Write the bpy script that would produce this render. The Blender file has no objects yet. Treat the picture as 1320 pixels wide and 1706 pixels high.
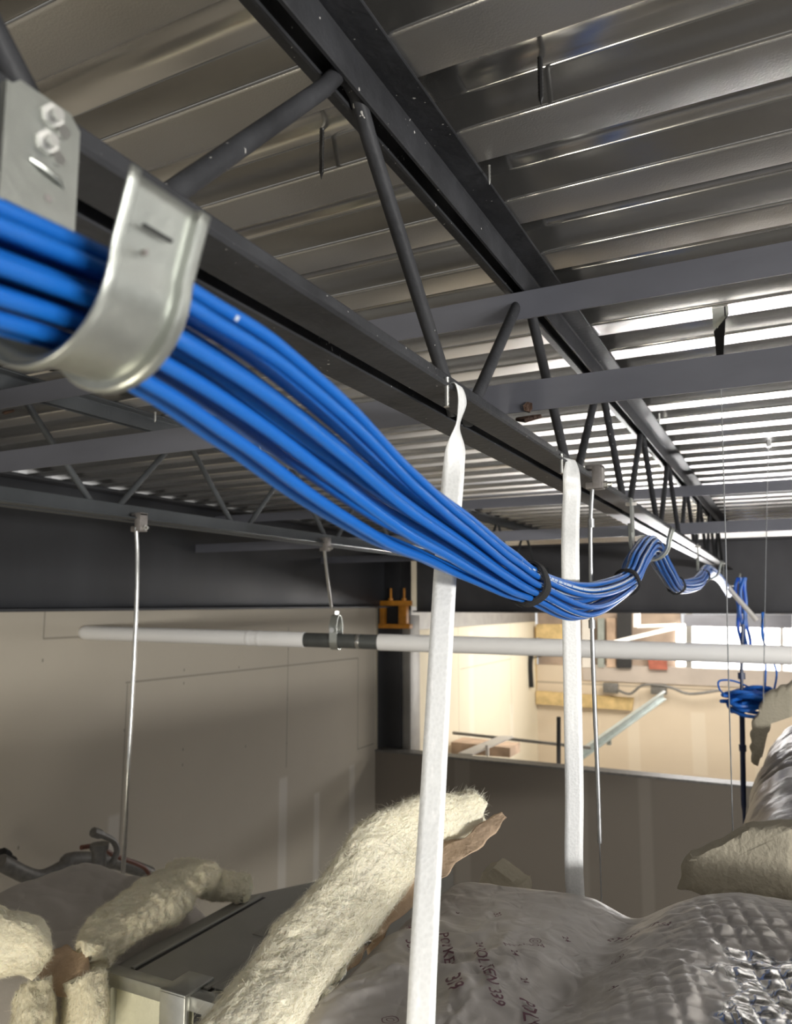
import bpy, bmesh, math, random
from mathutils import Vector, Matrix, noise
random.seed(7)
SC = bpy.context.scene
COL = SC.collection
PI = math.pi

# ------------------------------------------------------------------ camera, light, exposure
# The camera stands at the world origin, 2.9 m above the floor.  +Y runs along the joists.
PITCH = math.atan(152 / 1275.0)
YAW = math.radians(26.8)
cam_d = bpy.data.cameras.new('camera')
cam = bpy.data.objects.new('camera', cam_d)
COL.objects.link(cam)
cam.rotation_euler = (PI / 2 + PITCH, 0, YAW)
cam_d.sensor_fit = 'VERTICAL'
cam_d.sensor_height = 24
cam_d.lens = 24 * 1275.0 / 1706.0
cam_d.clip_start = 0.01
cam_d.dof.use_dof = True
cam_d.dof.focus_distance = 1.0
cam_d.dof.aperture_fstop = 5.2
SC.camera = cam

SC.view_settings.view_transform = 'Standard'
SC.view_settings.look = 'None'
SC.view_settings.gamma = 1
SC.view_settings.exposure = 0.0
SC.view_settings.use_curve_mapping = False

world = bpy.data.worlds.new('world')
SC.world = world
world.use_nodes = True
wn, wl_ = world.node_tree.nodes, world.node_tree.links
# a large building: brightest in an added eye-level band for deck highlights, dimmer up and down
tcw = wn.new('ShaderNodeTexCoord'); sxw = wn.new('ShaderNodeSeparateXYZ'); wl_.new(tcw.outputs['Generated'], sxw.inputs[0])
crw = wn.new('ShaderNodeValToRGB'); mrw = wn.new('ShaderNodeMapRange')
mrw.inputs['From Min'].default_value = -1; mrw.inputs['From Max'].default_value = 1
wl_.new(sxw.outputs[2], mrw.inputs['Value']); wl_.new(mrw.outputs[0], crw.inputs[0])
e = crw.color_ramp.elements
e[0].position = 0.0; e[0].color = (0.07, 0.065, 0.06, 1)
e[1].position = 1.0; e[1].color = (0.10, 0.10, 0.10, 1)
for p_, c_ in ((.28, (0.20, 0.19, 0.17, 1)), (.44, (0.55, 0.54, 0.52, 1)), (.48, (2.2, 2.2, 2.2, 1)), (.51, (2.2, 2.2, 2.2, 1)), (.56, (0.40, 0.41, 0.43, 1)), (.70, (0.16, 0.16, 0.165, 1))):
    k_ = e.new(p_); k_.color = c_
wl_.new(crw.outputs[0], wn['Background'].inputs[0])
wn['Background'].inputs[1].default_value = 0.41

def area(name, loc, target, size, energy, color=(1, 1, 1), size_y=None, spread=PI):
    l = bpy.data.lights.new(name, 'AREA')
    l.energy = energy
    l.color = color
    l.size = size
    if size_y:
        l.shape = 'RECTANGLE'
        l.size_y = size_y
    l.spread = spread
    o = bpy.data.objects.new(name, l)
    COL.objects.link(o)
    o.location = loc
    o.rotation_euler = (Vector(target) - Vector(loc)).to_track_quat('-Z', 'Y').to_euler()
    return o

# daylight from the open bays on the right, the window in the far room, lamps of the rooms, an added deck uplight
area('daylight_right', (3.2, -0.2, -0.27), (-2.9, 3.2, -0.15), 1.8, 150, (1.0, 0.975, 0.93), 0.22)
area('lamp_below_front', (-0.60, -0.25, -1.05), (-1.0, 1.1, -0.6), 0.5, 14, (1.0, 0.92, 0.75), 0.3)
area('far_room_lamp', (-1.0, 7.8, 0.3), (-1.6, 8.6, -1.5), 1.6, 80, (1.0, 0.93, 0.82), 1.0)
area('added_deck_uplight', (-0.3, 7.6, -2.12), (-0.2, 1.8, 0.5), 2.4, 66, (1.0, 0.98, 0.97), 0.5, math.radians(38))  # unseen lamp added low behind the partition to brighten the deck
area('window_daylight', (-0.4, 9.7, -0.4), (-0.4, 3.0, 0.0), 2.0, 60, (1.0, 0.98, 0.97), 0.6)

# ------------------------------------------------------------------ materials
def new_mat(name):
    m = bpy.data.materials.new(name)
    m.use_nodes = True
    nt = m.node_tree
    return m, nt, nt.nodes['Principled BSDF']

def mat(name, col, rough=0.5, metal=0.0, var=0.12, scale=8.0, bump=0.0, bscale=60.0, stretch=(1, 1, 1),
        spec=0.5, rvar=0.0, detail=5.0, coords='Object', subsurf=0.0, specks=0.0):
    m, nt, b = new_mat(name)
    N, L = nt.nodes, nt.links
    tc = N.new('ShaderNodeTexCoord')
    mp = N.new('ShaderNodeMapping')
    mp.inputs['Scale'].default_value = stretch
    L.new(tc.outputs[coords], mp.inputs[0])
    no = N.new('ShaderNodeTexNoise')
    no.inputs['Scale'].default_value = scale
    no.inputs['Detail'].default_value = detail
    L.new(mp.outputs[0], no.inputs['Vector'])
    cr = N.new('ShaderNodeValToRGB')
    cr.color_ramp.elements[0].position = 0.3
    cr.color_ramp.elements[1].position = 0.7
    cr.color_ramp.elements[0].color = tuple(c * (1 - var) for c in col) + (1,)
    cr.color_ramp.elements[1].color = tuple(min(1, c * (1 + var)) for c in col) + (1,)
    L.new(no.outputs['Fac'], cr.inputs[0])
    base = cr.outputs[0]
    if specks:
        # drywall dust and paint flecks
        ns = N.new('ShaderNodeTexNoise'); ns.inputs['Scale'].default_value = 170; ns.inputs['Detail'].default_value = 1
        nl = N.new('ShaderNodeTexNoise'); nl.inputs['Scale'].default_value = 9
        L.new(mp.outputs[0], ns.inputs['Vector']); L.new(mp.outputs[0], nl.inputs['Vector'])
        ad = N.new('ShaderNodeMath'); ad.operation = 'MULTIPLY_ADD'; ad.inputs[1].default_value = .35
        L.new(nl.outputs['Fac'], ad.inputs[0]); L.new(ns.outputs['Fac'], ad.inputs[2])
        st = N.new('ShaderNodeMapRange'); st.inputs['From Min'].default_value = specks; st.inputs['From Max'].default_value = specks + .02
        L.new(ad.outputs[0], st.inputs['Value'])
        ms = N.new('ShaderNodeMix'); ms.data_type = 'RGBA'; ms.inputs['B'].default_value = (.45, .44, .42, 1)
        L.new(st.outputs[0], ms.inputs['Factor']); L.new(base, ms.inputs['A']); base = ms.outputs['Result']
    L.new(base, b.inputs['Base Color'])
    b.inputs['Roughness'].default_value = rough
    b.inputs['Metallic'].default_value = metal
    b.inputs['Specular IOR Level'].default_value = spec
    if subsurf:
        b.inputs['Subsurface Weight'].default_value = subsurf
        b.inputs['Subsurface Radius'].default_value = (0.02, 0.015, 0.01)
    if rvar:
        mr = N.new('ShaderNodeMapRange')
        mr.inputs['To Min'].default_value = max(0.02, rough - rvar)
        mr.inputs['To Max'].default_value = min(1, rough + rvar)
        L.new(no.outputs['Fac'], mr.inputs['Value'])
        L.new(mr.outputs[0], b.inputs['Roughness'])
    if bump:
        n2 = N.new('ShaderNodeTexNoise')
        n2.inputs['Scale'].default_value = bscale
        n2.inputs['Detail'].default_value = 6
        L.new(mp.outputs[0], n2.inputs['Vector'])
        bp = N.new('ShaderNodeBump')
        bp.inputs['Strength'].default_value = bump
        bp.inputs['Distance'].default_value = 0.01
        L.new(n2.outputs['Fac'], bp.inputs['Height'])
        L.new(bp.outputs[0], b.inputs['Normal'])
    return m

def emis(name, col, s):
    m, nt, b = new_mat(name)
    b.inputs['Base Color'].default_value = (*col, 1)
    b.inputs['Emission Color'].default_value = (*col, 1)
    b.inputs['Emission Strength'].default_value = s
    return m

M = {}
M['joist'] = mat('dark_primed_steel', (0.034, 0.035, 0.039), 0.55, 0.0, 0.30, 14, 0.12, 90, rvar=0.08, spec=0.25, specks=0.955)
M['joist_back'] = mat('grey_primed_steel', (0.06, 0.066, 0.072), 0.5, 0.0, 0.22, 6, 0.08, 60, spec=0.4)
M['bridge'] = mat('blue_grey_primed_angle', (0.13, 0.134, 0.158), 0.42, 0.0, 0.25, 5, 0.06, 70, stretch=(0.4, 1, 1), rvar=0.1)
M['girder'] = mat('charcoal_primed_girder', (0.04, 0.042, 0.048), 0.5, 0.0, 0.35, 2.5, 0.05, 30, stretch=(1, 1, .35), rvar=0.12)
M['farbeam'] = mat('grey_primed_beam', (0.10, 0.10, 0.108), 0.55, 0.0, 0.5, 1.6, 0.05, 30, stretch=(1, 1, .6))
M['black'] = mat('black_rubber', (0.012, 0.012, 0.013), 0.75, bump=0.5, bscale=900, var=0.3)
M['blackpaint'] = mat('black_painted_steel', (0.02, 0.02, 0.022), 0.5)
M['screw'] = mat('black_oxide_screw', (0.012, 0.012, 0.013), 0.45)
M['brightscrew'] = mat('bright_screw', (0.6, 0.6, 0.58), 0.35, 0.9)
M['galv'] = mat('galvanised_hook_steel', (0.50, 0.52, 0.485), 0.36, 0.85, 0.08, 30, 0.05, 200, rvar=0.06)
M['rod'] = mat('zinc_rod', (0.45, 0.46, 0.47), 0.4, 0.8, 0.15, 60)
M['zinc'] = mat('zinc_nut', (0.62, 0.62, 0.60), 0.28, 0.95, 0.1, 50)
M['clamp'] = mat('grey_clamp', (0.28, 0.26, 0.25), 0.5, 0.5, 0.2, 60)
M['pvc'] = mat('white_pipe', (0.93, 0.92, 0.90), 0.34, 0, 0.04, 3, stretch=(.4, 1, 1))
M['pipegrey'] = mat('grey_coupling', (0.10, 0.105, 0.10), 0.4, 0.3, 0.15, 20)
M['rust'] = mat('rusty_weld', (0.06, 0.032, 0.02), 0.8, 0, 0.5, 90, 0.5, 200)
M['orange'] = mat('orange_paint', (0.55, 0.22, 0.02), 0.5, 0, 0.25, 12)
M['ductmetal'] = mat('duct_sheet_metal', (0.33, 0.325, 0.30), 0.5, 0.2, 0.12, 4, 0.03, 30, rvar=0.08)
M['flange'] = mat('duct_flange_metal', (0.58, 0.59, 0.57), 0.36, 0.75, 0.12, 25, 0.04, 100)
M['duct_liner'] = mat('pale_duct_lining', (0.72, 0.71, 0.56), 0.9, 0, 0.06, 20, 0.3, 80)
M['kraft'] = mat('kraft_paper', (0.50, 0.37, 0.26), 0.85, 0, 0.2, 20, 0.5, 70, spec=0.2)
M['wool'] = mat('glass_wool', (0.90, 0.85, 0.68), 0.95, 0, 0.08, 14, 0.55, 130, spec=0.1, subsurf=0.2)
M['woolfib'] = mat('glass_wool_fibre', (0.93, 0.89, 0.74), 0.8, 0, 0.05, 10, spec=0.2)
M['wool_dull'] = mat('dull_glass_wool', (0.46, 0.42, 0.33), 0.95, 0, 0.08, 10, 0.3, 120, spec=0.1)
M['wrapcloth'] = mat('white_duct_wrap', (0.44, 0.41, 0.38), 0.55, 0.1, 0.06, 8, 0.12, 50, spec=0.4)
M['foilbright'] = mat('bright_foil', (0.75, 0.75, 0.75), 0.18, 1.0, 0.08, 30, 0.5, 90)
def foil_mat(name, quilt):
    m, nt, b = new_mat(name)
    N, L = nt.nodes, nt.links
    tc = N.new('ShaderNodeTexCoord')
    def ridged(scale, det=3, off=0):
        mp = N.new('ShaderNodeMapping'); mp.inputs['Location'].default_value = (off, off, 0); L.new(tc.outputs['Object'], mp.inputs[0])
        n = N.new('ShaderNodeTexNoise'); n.inputs['Scale'].default_value = scale; n.inputs['Detail'].default_value = det; n.inputs['Distortion'].default_value = .6
        L.new(mp.outputs[0], n.inputs['Vector'])
        a = N.new('ShaderNodeMath'); a.operation = 'SUBTRACT'; a.inputs[1].default_value = .5; L.new(n.outputs['Fac'], a.inputs[0])
        c = N.new('ShaderNodeMath'); c.operation = 'ABSOLUTE'; L.new(a.outputs[0], c.inputs[0])
        d = N.new('ShaderNodeMath'); d.operation = 'MINIMUM'; d.inputs[1].default_value = .09; L.new(c.outputs[0], d.inputs[0])
        return d.outputs[0], n.outputs['Fac']
    r1, f1 = ridged(6.5, 2); r2, f2 = ridged(19, 2, 3); r3, f3 = ridged(3, 2, 7)
    sm = N.new('ShaderNodeMath'); sm.operation = 'MULTIPLY_ADD'; sm.inputs[1].default_value = .45; L.new(r2, sm.inputs[0]); L.new(r1, sm.inputs[2])
    bp = N.new('ShaderNodeBump'); bp.inputs['Strength'].default_value = .38; bp.inputs['Distance'].default_value = .05
    L.new(sm.outputs[0], bp.inputs['Height']); L.new(bp.outputs[0], b.inputs['Normal'])
    cr = N.new('ShaderNodeValToRGB'); cr.color_ramp.elements[0].position = .35; cr.color_ramp.elements[1].position = .65
    cr.color_ramp.elements[0].color = (0.40, 0.375, 0.355, 1); cr.color_ramp.elements[1].color = (0.50, 0.47, 0.445, 1); L.new(f3, cr.inputs[0])
    L.new(cr.outputs[0], b.inputs['Base Color'])
    b.inputs['Roughness'].default_value = .42; b.inputs['Metallic'].default_value = .35
    if quilt:
        sp = N.new('ShaderNodeSeparateXYZ'); L.new(tc.outputs['Object'], sp.inputs[0])
        # the bare bright foil lies right of a slanting tape edge
        def edge(sock, sign, c, wob):
            a = N.new('ShaderNodeMath'); a.operation = 'MULTIPLY'; a.inputs[1].default_value = sign; L.new(sock, a.inputs[0])
            n = N.new('ShaderNodeMath'); n.operation = 'MULTIPLY_ADD'; n.inputs[1].default_value = wob; L.new(f2, n.inputs[0]); L.new(a.outputs[0], n.inputs[2])
            k = N.new('ShaderNodeMapRange'); k.inputs['From Min'].default_value = c; k.inputs['From Max'].default_value = c + .02; L.new(n.outputs[0], k.inputs['Value'])
            return k.outputs[0]
        k = N.new('ShaderNodeMath'); k.operation = 'MULTIPLY'
        L.new(edge(sp.outputs[0], 1, -.04, .12), k.inputs[0]); L.new(edge(sp.outputs[1], -1, -.95, .20), k.inputs[1])
        L.new(k.outputs[0], b.inputs['Metallic'])
        r = N.new('ShaderNodeMapRange'); r.inputs['To Min'].default_value = .42; r.inputs['To Max'].default_value = .16; L.new(k.outputs[0], r.inputs['Value']); L.new(r.outputs[0], b.inputs['Roughness'])
        mx = N.new('ShaderNodeMix'); mx.data_type = 'RGBA'; mx.inputs['B'].default_value = (.78, .78, .78, 1); L.new(k.outputs[0], mx.inputs['Factor']); L.new(cr.outputs[0], mx.inputs['A']); L.new(mx.outputs['Result'], b.inputs['Base Color'])
    return m
M['foil'] = foil_mat('foil_scrim', 0)
M['foildull'] = mat('dull_wrap', (0.20, 0.185, 0.17), 0.4, 0.2, 0.12, 8, 0.2, 30)
M['foilquilt'] = foil_mat('foil_scrim_and_bare_foil', -0.52)
M['ink'] = mat('purple_ink', (0.13, 0.055, 0.075), 0.6)
M['beige'] = mat('beige_header', (0.50, 0.44, 0.39), 0.7, 0, 0.1, 3)
M['batt'] = mat('tan_insulation', (0.62, 0.46, 0.22), 0.9, 0, 0.25, 8, 0.4, 60)
M['stud'] = mat('galvanised_stud', (0.40, 0.44, 0.42), 0.4, 0.5, 0.1, 12)
M['greytrim'] = mat('grey_metal_trim', (0.30, 0.29, 0.27), 0.5, 0.4, 0.1, 12)
M['whitemetal'] = mat('white_metal', (0.75, 0.72, 0.68), 0.5, 0.1, 0.06, 5)
M['redbrown'] = mat('red_brown_board', (0.38, 0.12, 0.08), 0.8, 0, 0.3, 10)
M['pinkboard'] = mat('tan_board', (0.52, 0.38, 0.28), 0.8, 0, 0.3, 6)
M['conduit'] = mat('grey_flex_conduit', (0.17, 0.165, 0.155), 0.5, 0.3, 0.2, 40)
M['redwire'] = mat('dull_red_cable', (0.16, 0.06, 0.04), 0.5)
M['navy'] = mat('dark_blue_cable', (0.02, 0.035, 0.10), 0.4)
M['floor'] = mat('concrete_floor', (0.34, 0.32, 0.29), 0.8, 0, 0.15, 2)
M['window'] = emis('window_daylight_glass', (1.0, 0.97, 0.95), 5.0)
M['lampwhite'] = emis('lit_lamp_white', (1.0, 0.98, 0.93), 6.0)
M['lampwarm'] = emis('lit_lamp_warm', (1.0, 0.93, 0.55), 3.0)

# blue cable: glossy jacket with a fine broken pale line along it, print and painted sheen
def cable_mat(name, col, pr):
    m, nt, b = new_mat(name)
    N, L = nt.nodes, nt.links
    uv = N.new('ShaderNodeUVMap'); uv.uv_map = 'UVMap'
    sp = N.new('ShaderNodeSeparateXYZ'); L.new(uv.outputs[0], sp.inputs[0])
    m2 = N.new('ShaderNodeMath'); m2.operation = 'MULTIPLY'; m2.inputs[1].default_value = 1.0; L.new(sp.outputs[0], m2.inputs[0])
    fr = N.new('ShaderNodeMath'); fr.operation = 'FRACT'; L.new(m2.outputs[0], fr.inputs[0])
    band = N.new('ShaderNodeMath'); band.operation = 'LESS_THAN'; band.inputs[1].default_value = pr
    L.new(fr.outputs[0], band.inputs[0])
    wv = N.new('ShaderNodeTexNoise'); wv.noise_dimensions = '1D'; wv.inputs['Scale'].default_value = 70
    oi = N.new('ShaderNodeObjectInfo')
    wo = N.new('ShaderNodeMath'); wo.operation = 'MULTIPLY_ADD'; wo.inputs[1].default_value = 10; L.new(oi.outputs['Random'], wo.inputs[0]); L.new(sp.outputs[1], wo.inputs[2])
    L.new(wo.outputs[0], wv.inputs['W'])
    # print and a sheen painted into the colour show on the far stretch only
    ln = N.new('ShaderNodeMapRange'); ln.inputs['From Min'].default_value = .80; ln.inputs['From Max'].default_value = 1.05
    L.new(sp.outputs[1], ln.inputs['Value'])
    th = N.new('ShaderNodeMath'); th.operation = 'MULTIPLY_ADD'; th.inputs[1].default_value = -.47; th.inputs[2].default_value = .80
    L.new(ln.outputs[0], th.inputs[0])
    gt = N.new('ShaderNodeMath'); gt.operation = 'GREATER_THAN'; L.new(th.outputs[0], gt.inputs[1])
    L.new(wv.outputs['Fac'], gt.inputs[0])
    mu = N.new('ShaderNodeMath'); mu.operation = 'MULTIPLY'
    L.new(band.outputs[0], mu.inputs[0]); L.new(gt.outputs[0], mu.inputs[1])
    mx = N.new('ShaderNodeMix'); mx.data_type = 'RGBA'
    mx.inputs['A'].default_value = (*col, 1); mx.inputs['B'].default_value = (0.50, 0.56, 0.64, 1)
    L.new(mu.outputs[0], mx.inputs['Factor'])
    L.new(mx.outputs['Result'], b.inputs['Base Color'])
    b.inputs['Roughness'].default_value = 0.34
    return m
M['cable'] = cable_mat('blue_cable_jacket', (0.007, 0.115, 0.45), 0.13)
M['cable_b'] = mat('blue_cable_jacket_plain', (0.007, 0.125, 0.48), 0.40, var=.1)
M['cable_plain'] = mat('plain_blue_cable', (0.016, 0.15, 0.60), 0.35)

def deck_mat():
    m, nt, b = new_mat('galvanised_roof_deck')
    N, L = nt.nodes, nt.links
    tc = N.new('ShaderNodeTexCoord')
    mp = N.new('ShaderNodeMapping'); mp.inputs['Scale'].default_value = (0.35, 1.6, 1)
    L.new(tc.outputs['Object'], mp.inputs[0])
    n1 = N.new('ShaderNodeTexNoise'); n1.inputs['Scale'].default_value = 3.0; n1.inputs['Detail'].default_value = 4
    L.new(mp.outputs[0], n1.inputs['Vector'])
    vo = N.new('ShaderNodeTexNoise'); vo.inputs['Scale'].default_value = 420; vo.inputs['Detail'].default_value = 3
    L.new(tc.outputs['Object'], vo.inputs['Vector'])
    cr = N.new('ShaderNodeValToRGB')
    cr.color_ramp.elements[0].color = (0.50, 0.49, 0.47, 1); cr.color_ramp.elements[1].color = (0.68, 0.67, 0.65, 1)
    L.new(n1.outputs['Fac'], cr.inputs[0])
    L.new(cr.outputs[0], b.inputs['Base Color'])
    b.inputs['Metallic'].default_value = 0.92
    # the rolled webs and upper flanges are polished, the lower flanges embossed and duller
    ge = N.new('ShaderNodeNewGeometry')
    sx = N.new('ShaderNodeSeparateXYZ'); L.new(ge.outputs['Position'], sx.inputs[0])
    lo = N.new('ShaderNodeMath'); lo.operation = 'LESS_THAN'; lo.inputs[1].default_value = 0.5508
    L.new(sx.outputs[2], lo.inputs[0])
    mr = N.new('ShaderNodeMapRange'); mr.inputs['To Min'].default_value = 0.15; mr.inputs['To Max'].default_value = 0.33
    L.new(lo.outputs[0], mr.inputs['Value'])
    L.new(mr.outputs[0], b.inputs['Roughness'])
    bs = N.new('ShaderNodeMath'); bs.operation = 'MULTIPLY'; bs.inputs[1].default_value = 0.22
    L.new(lo.outputs[0], bs.inputs[0])
    bp = N.new('ShaderNodeBump'); bp.inputs['Distance'].default_value = 0.002
    L.new(bs.outputs[0], bp.inputs['Strength'])
    L.new(vo.outputs['Fac'], bp.inputs['Height'])
    n3 = N.new('ShaderNodeTexNoise'); n3.inputs['Scale'].default_value = 7; n3.inputs['Detail'].default_value = 2
    L.new(mp.outputs[0], n3.inputs['Vector'])
    b2 = N.new('ShaderNodeBump'); b2.inputs['Distance'].default_value = 0.01; b2.inputs['Strength'].default_value = 0.10
    L.new(n3.outputs['Fac'], b2.inputs['Height']); L.new(bp.outputs[0], b2.inputs['Normal'])
    L.new(b2.outputs[0], b.inputs['Normal'])
    return m
M['deck'] = deck_mat()

def strap_mat():
    m, nt, b = new_mat('scratched_galvanised_strap')
    N, L = nt.nodes, nt.links
    tc = N.new('ShaderNodeTexCoord')
    vo = N.new('ShaderNodeTexVoronoi'); vo.inputs['Scale'].default_value = 260
    L.new(tc.outputs['Object'], vo.inputs['Vector'])
    mp = N.new('ShaderNodeMapping'); mp.inputs['Scale'].default_value = (60, 60, 2.5)
    L.new(tc.outputs['Object'], mp.inputs[0])
    no = N.new('ShaderNodeTexNoise'); no.inputs['Scale'].default_value = 3; no.inputs['Detail'].default_value = 6
    L.new(mp.outputs[0], no.inputs['Vector'])
    cr = N.new('ShaderNodeValToRGB')
    cr.color_ramp.elements[0].position = 0.60; cr.color_ramp.elements[0].color = (0.82, 0.83, 0.83, 1)
    cr.color_ramp.elements[1].position = 0.72; cr.color_ramp.elements[1].color = (0.95, 0.95, 0.95, 1)
    L.new(no.outputs['Fac'], cr.inputs[0])
    mx = N.new('ShaderNodeMix'); mx.data_type = 'RGBA'; mx.blend_type = 'MULTIPLY'; mx.inputs['Factor'].default_value = 0.10
    L.new(cr.outputs[0], mx.inputs['A']); L.new(vo.outputs['Distance'], mx.inputs['B'])
    L.new(mx.outputs['Result'], b.inputs['Base Color'])
    b.inputs['Metallic'].default_value = 0.12
    b.inputs['Roughness'].default_value = 0.5
    bp = N.new('ShaderNodeBump'); bp.inputs['Strength'].default_value = 0.12; bp.inputs['Distance'].default_value = 0.002
    L.new(vo.outputs['Distance'], bp.inputs['Height']); L.new(bp.outputs[0], b.inputs['Normal'])
    return m
M['strap'] = strap_mat()

# drywall: board seams and mud joints laid out in the wall's own metres
def drywall(name, col, seams, mud, dots, axis, dark=0.55, mudcol=(0.66, 0.63, 0.58)):
    m, nt, b = new_mat(name)
    N, L = nt.nodes, nt.links
    tc = N.new('ShaderNodeTexCoord')
    sp = N.new('ShaderNodeSeparateXYZ'); L.new(tc.outputs['Object'], sp.inputs[0])
    H, V = sp.outputs[axis], sp.outputs[2]
    no = N.new('ShaderNodeTexNoise'); no.inputs['Scale'].default_value = 2.2; no.inputs['Detail'].default_value = 6
    L.new(tc.outputs['Object'], no.inputs['Vector'])
    cr = N.new('ShaderNodeValToRGB')
    cr.color_ramp.elements[0].color = tuple(c * .93 for c in col) + (1,); cr.color_ramp.elements[1].color = tuple(c * 1.05 for c in col) + (1,)
    L.new(no.outputs['Fac'], cr.inputs[0])
    cur = cr.outputs[0]
    def rect(c0, c1, w, soft):
        # distance from the segment c0-c1, turned into a 0..1 mask
        (h0, v0), (h1, v1) = c0, c1
        ln = math.hypot(h1 - h0, v1 - v0) or 1e-6
        uh, uv_ = (h1 - h0) / ln, (v1 - v0) / ln
        def lin(a, b_, c):
            p = N.new('ShaderNodeMath'); p.operation = 'MULTIPLY'; p.inputs[1].default_value = a; L.new(H, p.inputs[0])
            q = N.new('ShaderNodeMath'); q.operation = 'MULTIPLY_ADD'; q.inputs[1].default_value = b_
            L.new(V, q.inputs[0]); L.new(p.outputs[0], q.inputs[2])
            r = N.new('ShaderNodeMath'); r.operation = 'ADD'; r.inputs[1].default_value = c; L.new(q.outputs[0], r.inputs[0])
            a_ = N.new('ShaderNodeMath'); a_.operation = 'ABSOLUTE'; L.new(r.outputs[0], a_.inputs[0])
            return a_.outputs[0]
        hc, vc = (h0 + h1) / 2, (v0 + v1) / 2
        al = lin(uh, uv_, -(uh * hc + uv_ * vc))
        ac = lin(-uv_, uh, (uv_ * hc - uh * vc))
        def step(x, lim):
            k = N.new('ShaderNodeMapRange'); k.inputs['From Min'].default_value = lim; k.inputs['From Max'].default_value = lim + soft
            k.inputs['To Min'].default_value = 1; k.inputs['To Max'].default_value = 0
            L.new(x, k.inputs['Value']); return k.outputs[0]
        mu = N.new('ShaderNodeMath'); mu.operation = 'MULTIPLY'
        L.new(step(al, ln / 2), mu.inputs[0]); L.new(step(ac, w / 2), mu.inputs[1])
        return mu.outputs[0]
    def over(mask, color, f):
        nonlocal cur
        k = N.new('ShaderNodeMath'); k.operation = 'MULTIPLY'; k.inputs[1].default_value = f; L.new(mask, k.inputs[0])
        mx = N.new('ShaderNodeMix'); mx.data_type = 'RGBA'; mx.inputs['B'].default_value = (*color, 1)
        L.new(k.outputs[0], mx.inputs['Factor']); L.new(cur, mx.inputs['A']); cur = mx.outputs['Result']
    for c0, c1, w in mud: over(rect(c0, c1, w, 0.02), mudcol, 0.65)
    for c0, c1, w in seams: over(rect(c0, c1, w, 0.004), tuple(c * dark for c in col), 0.8)
    for h, v in dots: over(rect((h, v), (h + .004, v), .010, 0.004), tuple(c * .4 for c in col), 0.8)
    L.new(cur, b.inputs['Base Color'])
    b.inputs['Roughness'].default_value = 0.85
    b.inputs['Specular IOR Level'].default_value = 0.25
    bp = N.new('ShaderNodeBump'); bp.inputs['Strength'].default_value = 0.06; bp.inputs['Distance'].default_value = 0.01
    n2 = N.new('ShaderNodeTexNoise'); n2.inputs['Scale'].default_value = 40
    L.new(tc.outputs['Object'], n2.inputs['Vector']); L.new(n2.outputs['Fac'], bp.inputs['Height'])
    L.new(bp.outputs[0], b.inputs['Normal'])
    return m

# ------------------------------------------------------------------ mesh helpers
def link(name, me, m, parent=None, smooth=True, autosmooth=40):
    if smooth:
        me.polygons.foreach_set('use_smooth', [True] * len(me.polygons))
        if autosmooth:
            try: me.set_sharp_from_angle(angle=math.radians(autosmooth))
            except Exception: pass
    me.materials.append(m)
    o = bpy.data.objects.new(name, me)
    COL.objects.link(o)
    if parent: o.parent = parent
    return o

class MB:
    def __init__(s): s.v = []; s.f = []; s.uv = None
    def add(s, vs, fs):
        k = len(s.v); s.v += [tuple(v) for v in vs]; s.f += [tuple(i + k for i in f) for f in fs]; return s
    def box(s, a, b, rot=None, org=None, bev=0.0):
        bm = bmesh.new(); bmesh.ops.create_cube(bm, size=1)
        c = [(a[i] + b[i]) / 2 for i in range(3)]; d = [abs(b[i] - a[i]) for i in range(3)]
        for v in bm.verts: v.co = Vector((v.co.x * d[0], v.co.y * d[1], v.co.z * d[2]))
        if bev: bmesh.ops.bevel(bm, geom=bm.edges[:], offset=bev, segments=2, affect='EDGES', profile=0.5)
        for v in bm.verts:
            v.co += Vector(c)
            if rot is not None: v.co = rot @ (v.co - Vector(org)) + Vector(org)
        bm.verts.index_update()
        s.add([v.co[:] for v in bm.verts], [[v.index for v in f.verts] for f in bm.faces]); bm.free(); return s
    def prism(s, prof, p0, p1, ax=None, caps=True):
        # prof: list of (u, w) in the plane spanned by ax=(U, W); extruded from p0 to p1
        U, W = ax
        n = len(prof); vs = []
        for p in (p0, p1):
            for u, w in prof: vs.append(Vector(p) + Vector(U) * u + Vector(W) * w)
        fs = [(i, (i + 1) % n, n + (i + 1) % n, n + i) for i in range(n)]
        if caps: fs += [tuple(range(n))[::-1], tuple(range(n, 2 * n))]
        return s.add(vs, fs)
    def tube(s, pts, r, seg=10, caps=True, el=None):
        pts = [Vector(p) for p in pts]; n = len(pts)
        rs = r if isinstance(r, (list, tuple)) else [r] * n
        T = [(pts[min(i + 1, n - 1)] - pts[max(i - 1, 0)]).normalized() for i in range(n)]
        ref = Vector((0, 0, 1)) if abs(T[0].z) < 0.9 else Vector((1, 0, 0))
        nrm = (ref - T[0] * ref.dot(T[0])).normalized()
        vs = []
        for i in range(n):
            nrm = (nrm - T[i] * nrm.dot(T[i])).normalized()
            bn = T[i].cross(nrm)
            for k in range(seg):
                a = 2 * PI * k / seg
                vs.append(pts[i] + (nrm * math.cos(a) + bn * math.sin(a)) * rs[i])
        fs = [(i * seg + k, i * seg + (k + 1) % seg, (i + 1) * seg + (k + 1) % seg, (i + 1) * seg + k) for i in range(n - 1) for k in range(seg)]
        if caps: fs += [tuple(range(seg))[::-1], tuple(range((n - 1) * seg, n * seg))]
        return s.add(vs, fs)
    def build(s, name, m, parent=None, smooth=True, autosmooth=40):
        me = bpy.data.meshes.new(name); me.from_pydata(s.v, [], s.f); me.validate(); me.update()
        bm = bmesh.new(); bm.from_mesh(me); bmesh.ops.recalc_face_normals(bm, faces=bm.faces); bm.to_mesh(me); bm.free()
        return link(name, me, m, parent, smooth, autosmooth)

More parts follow.
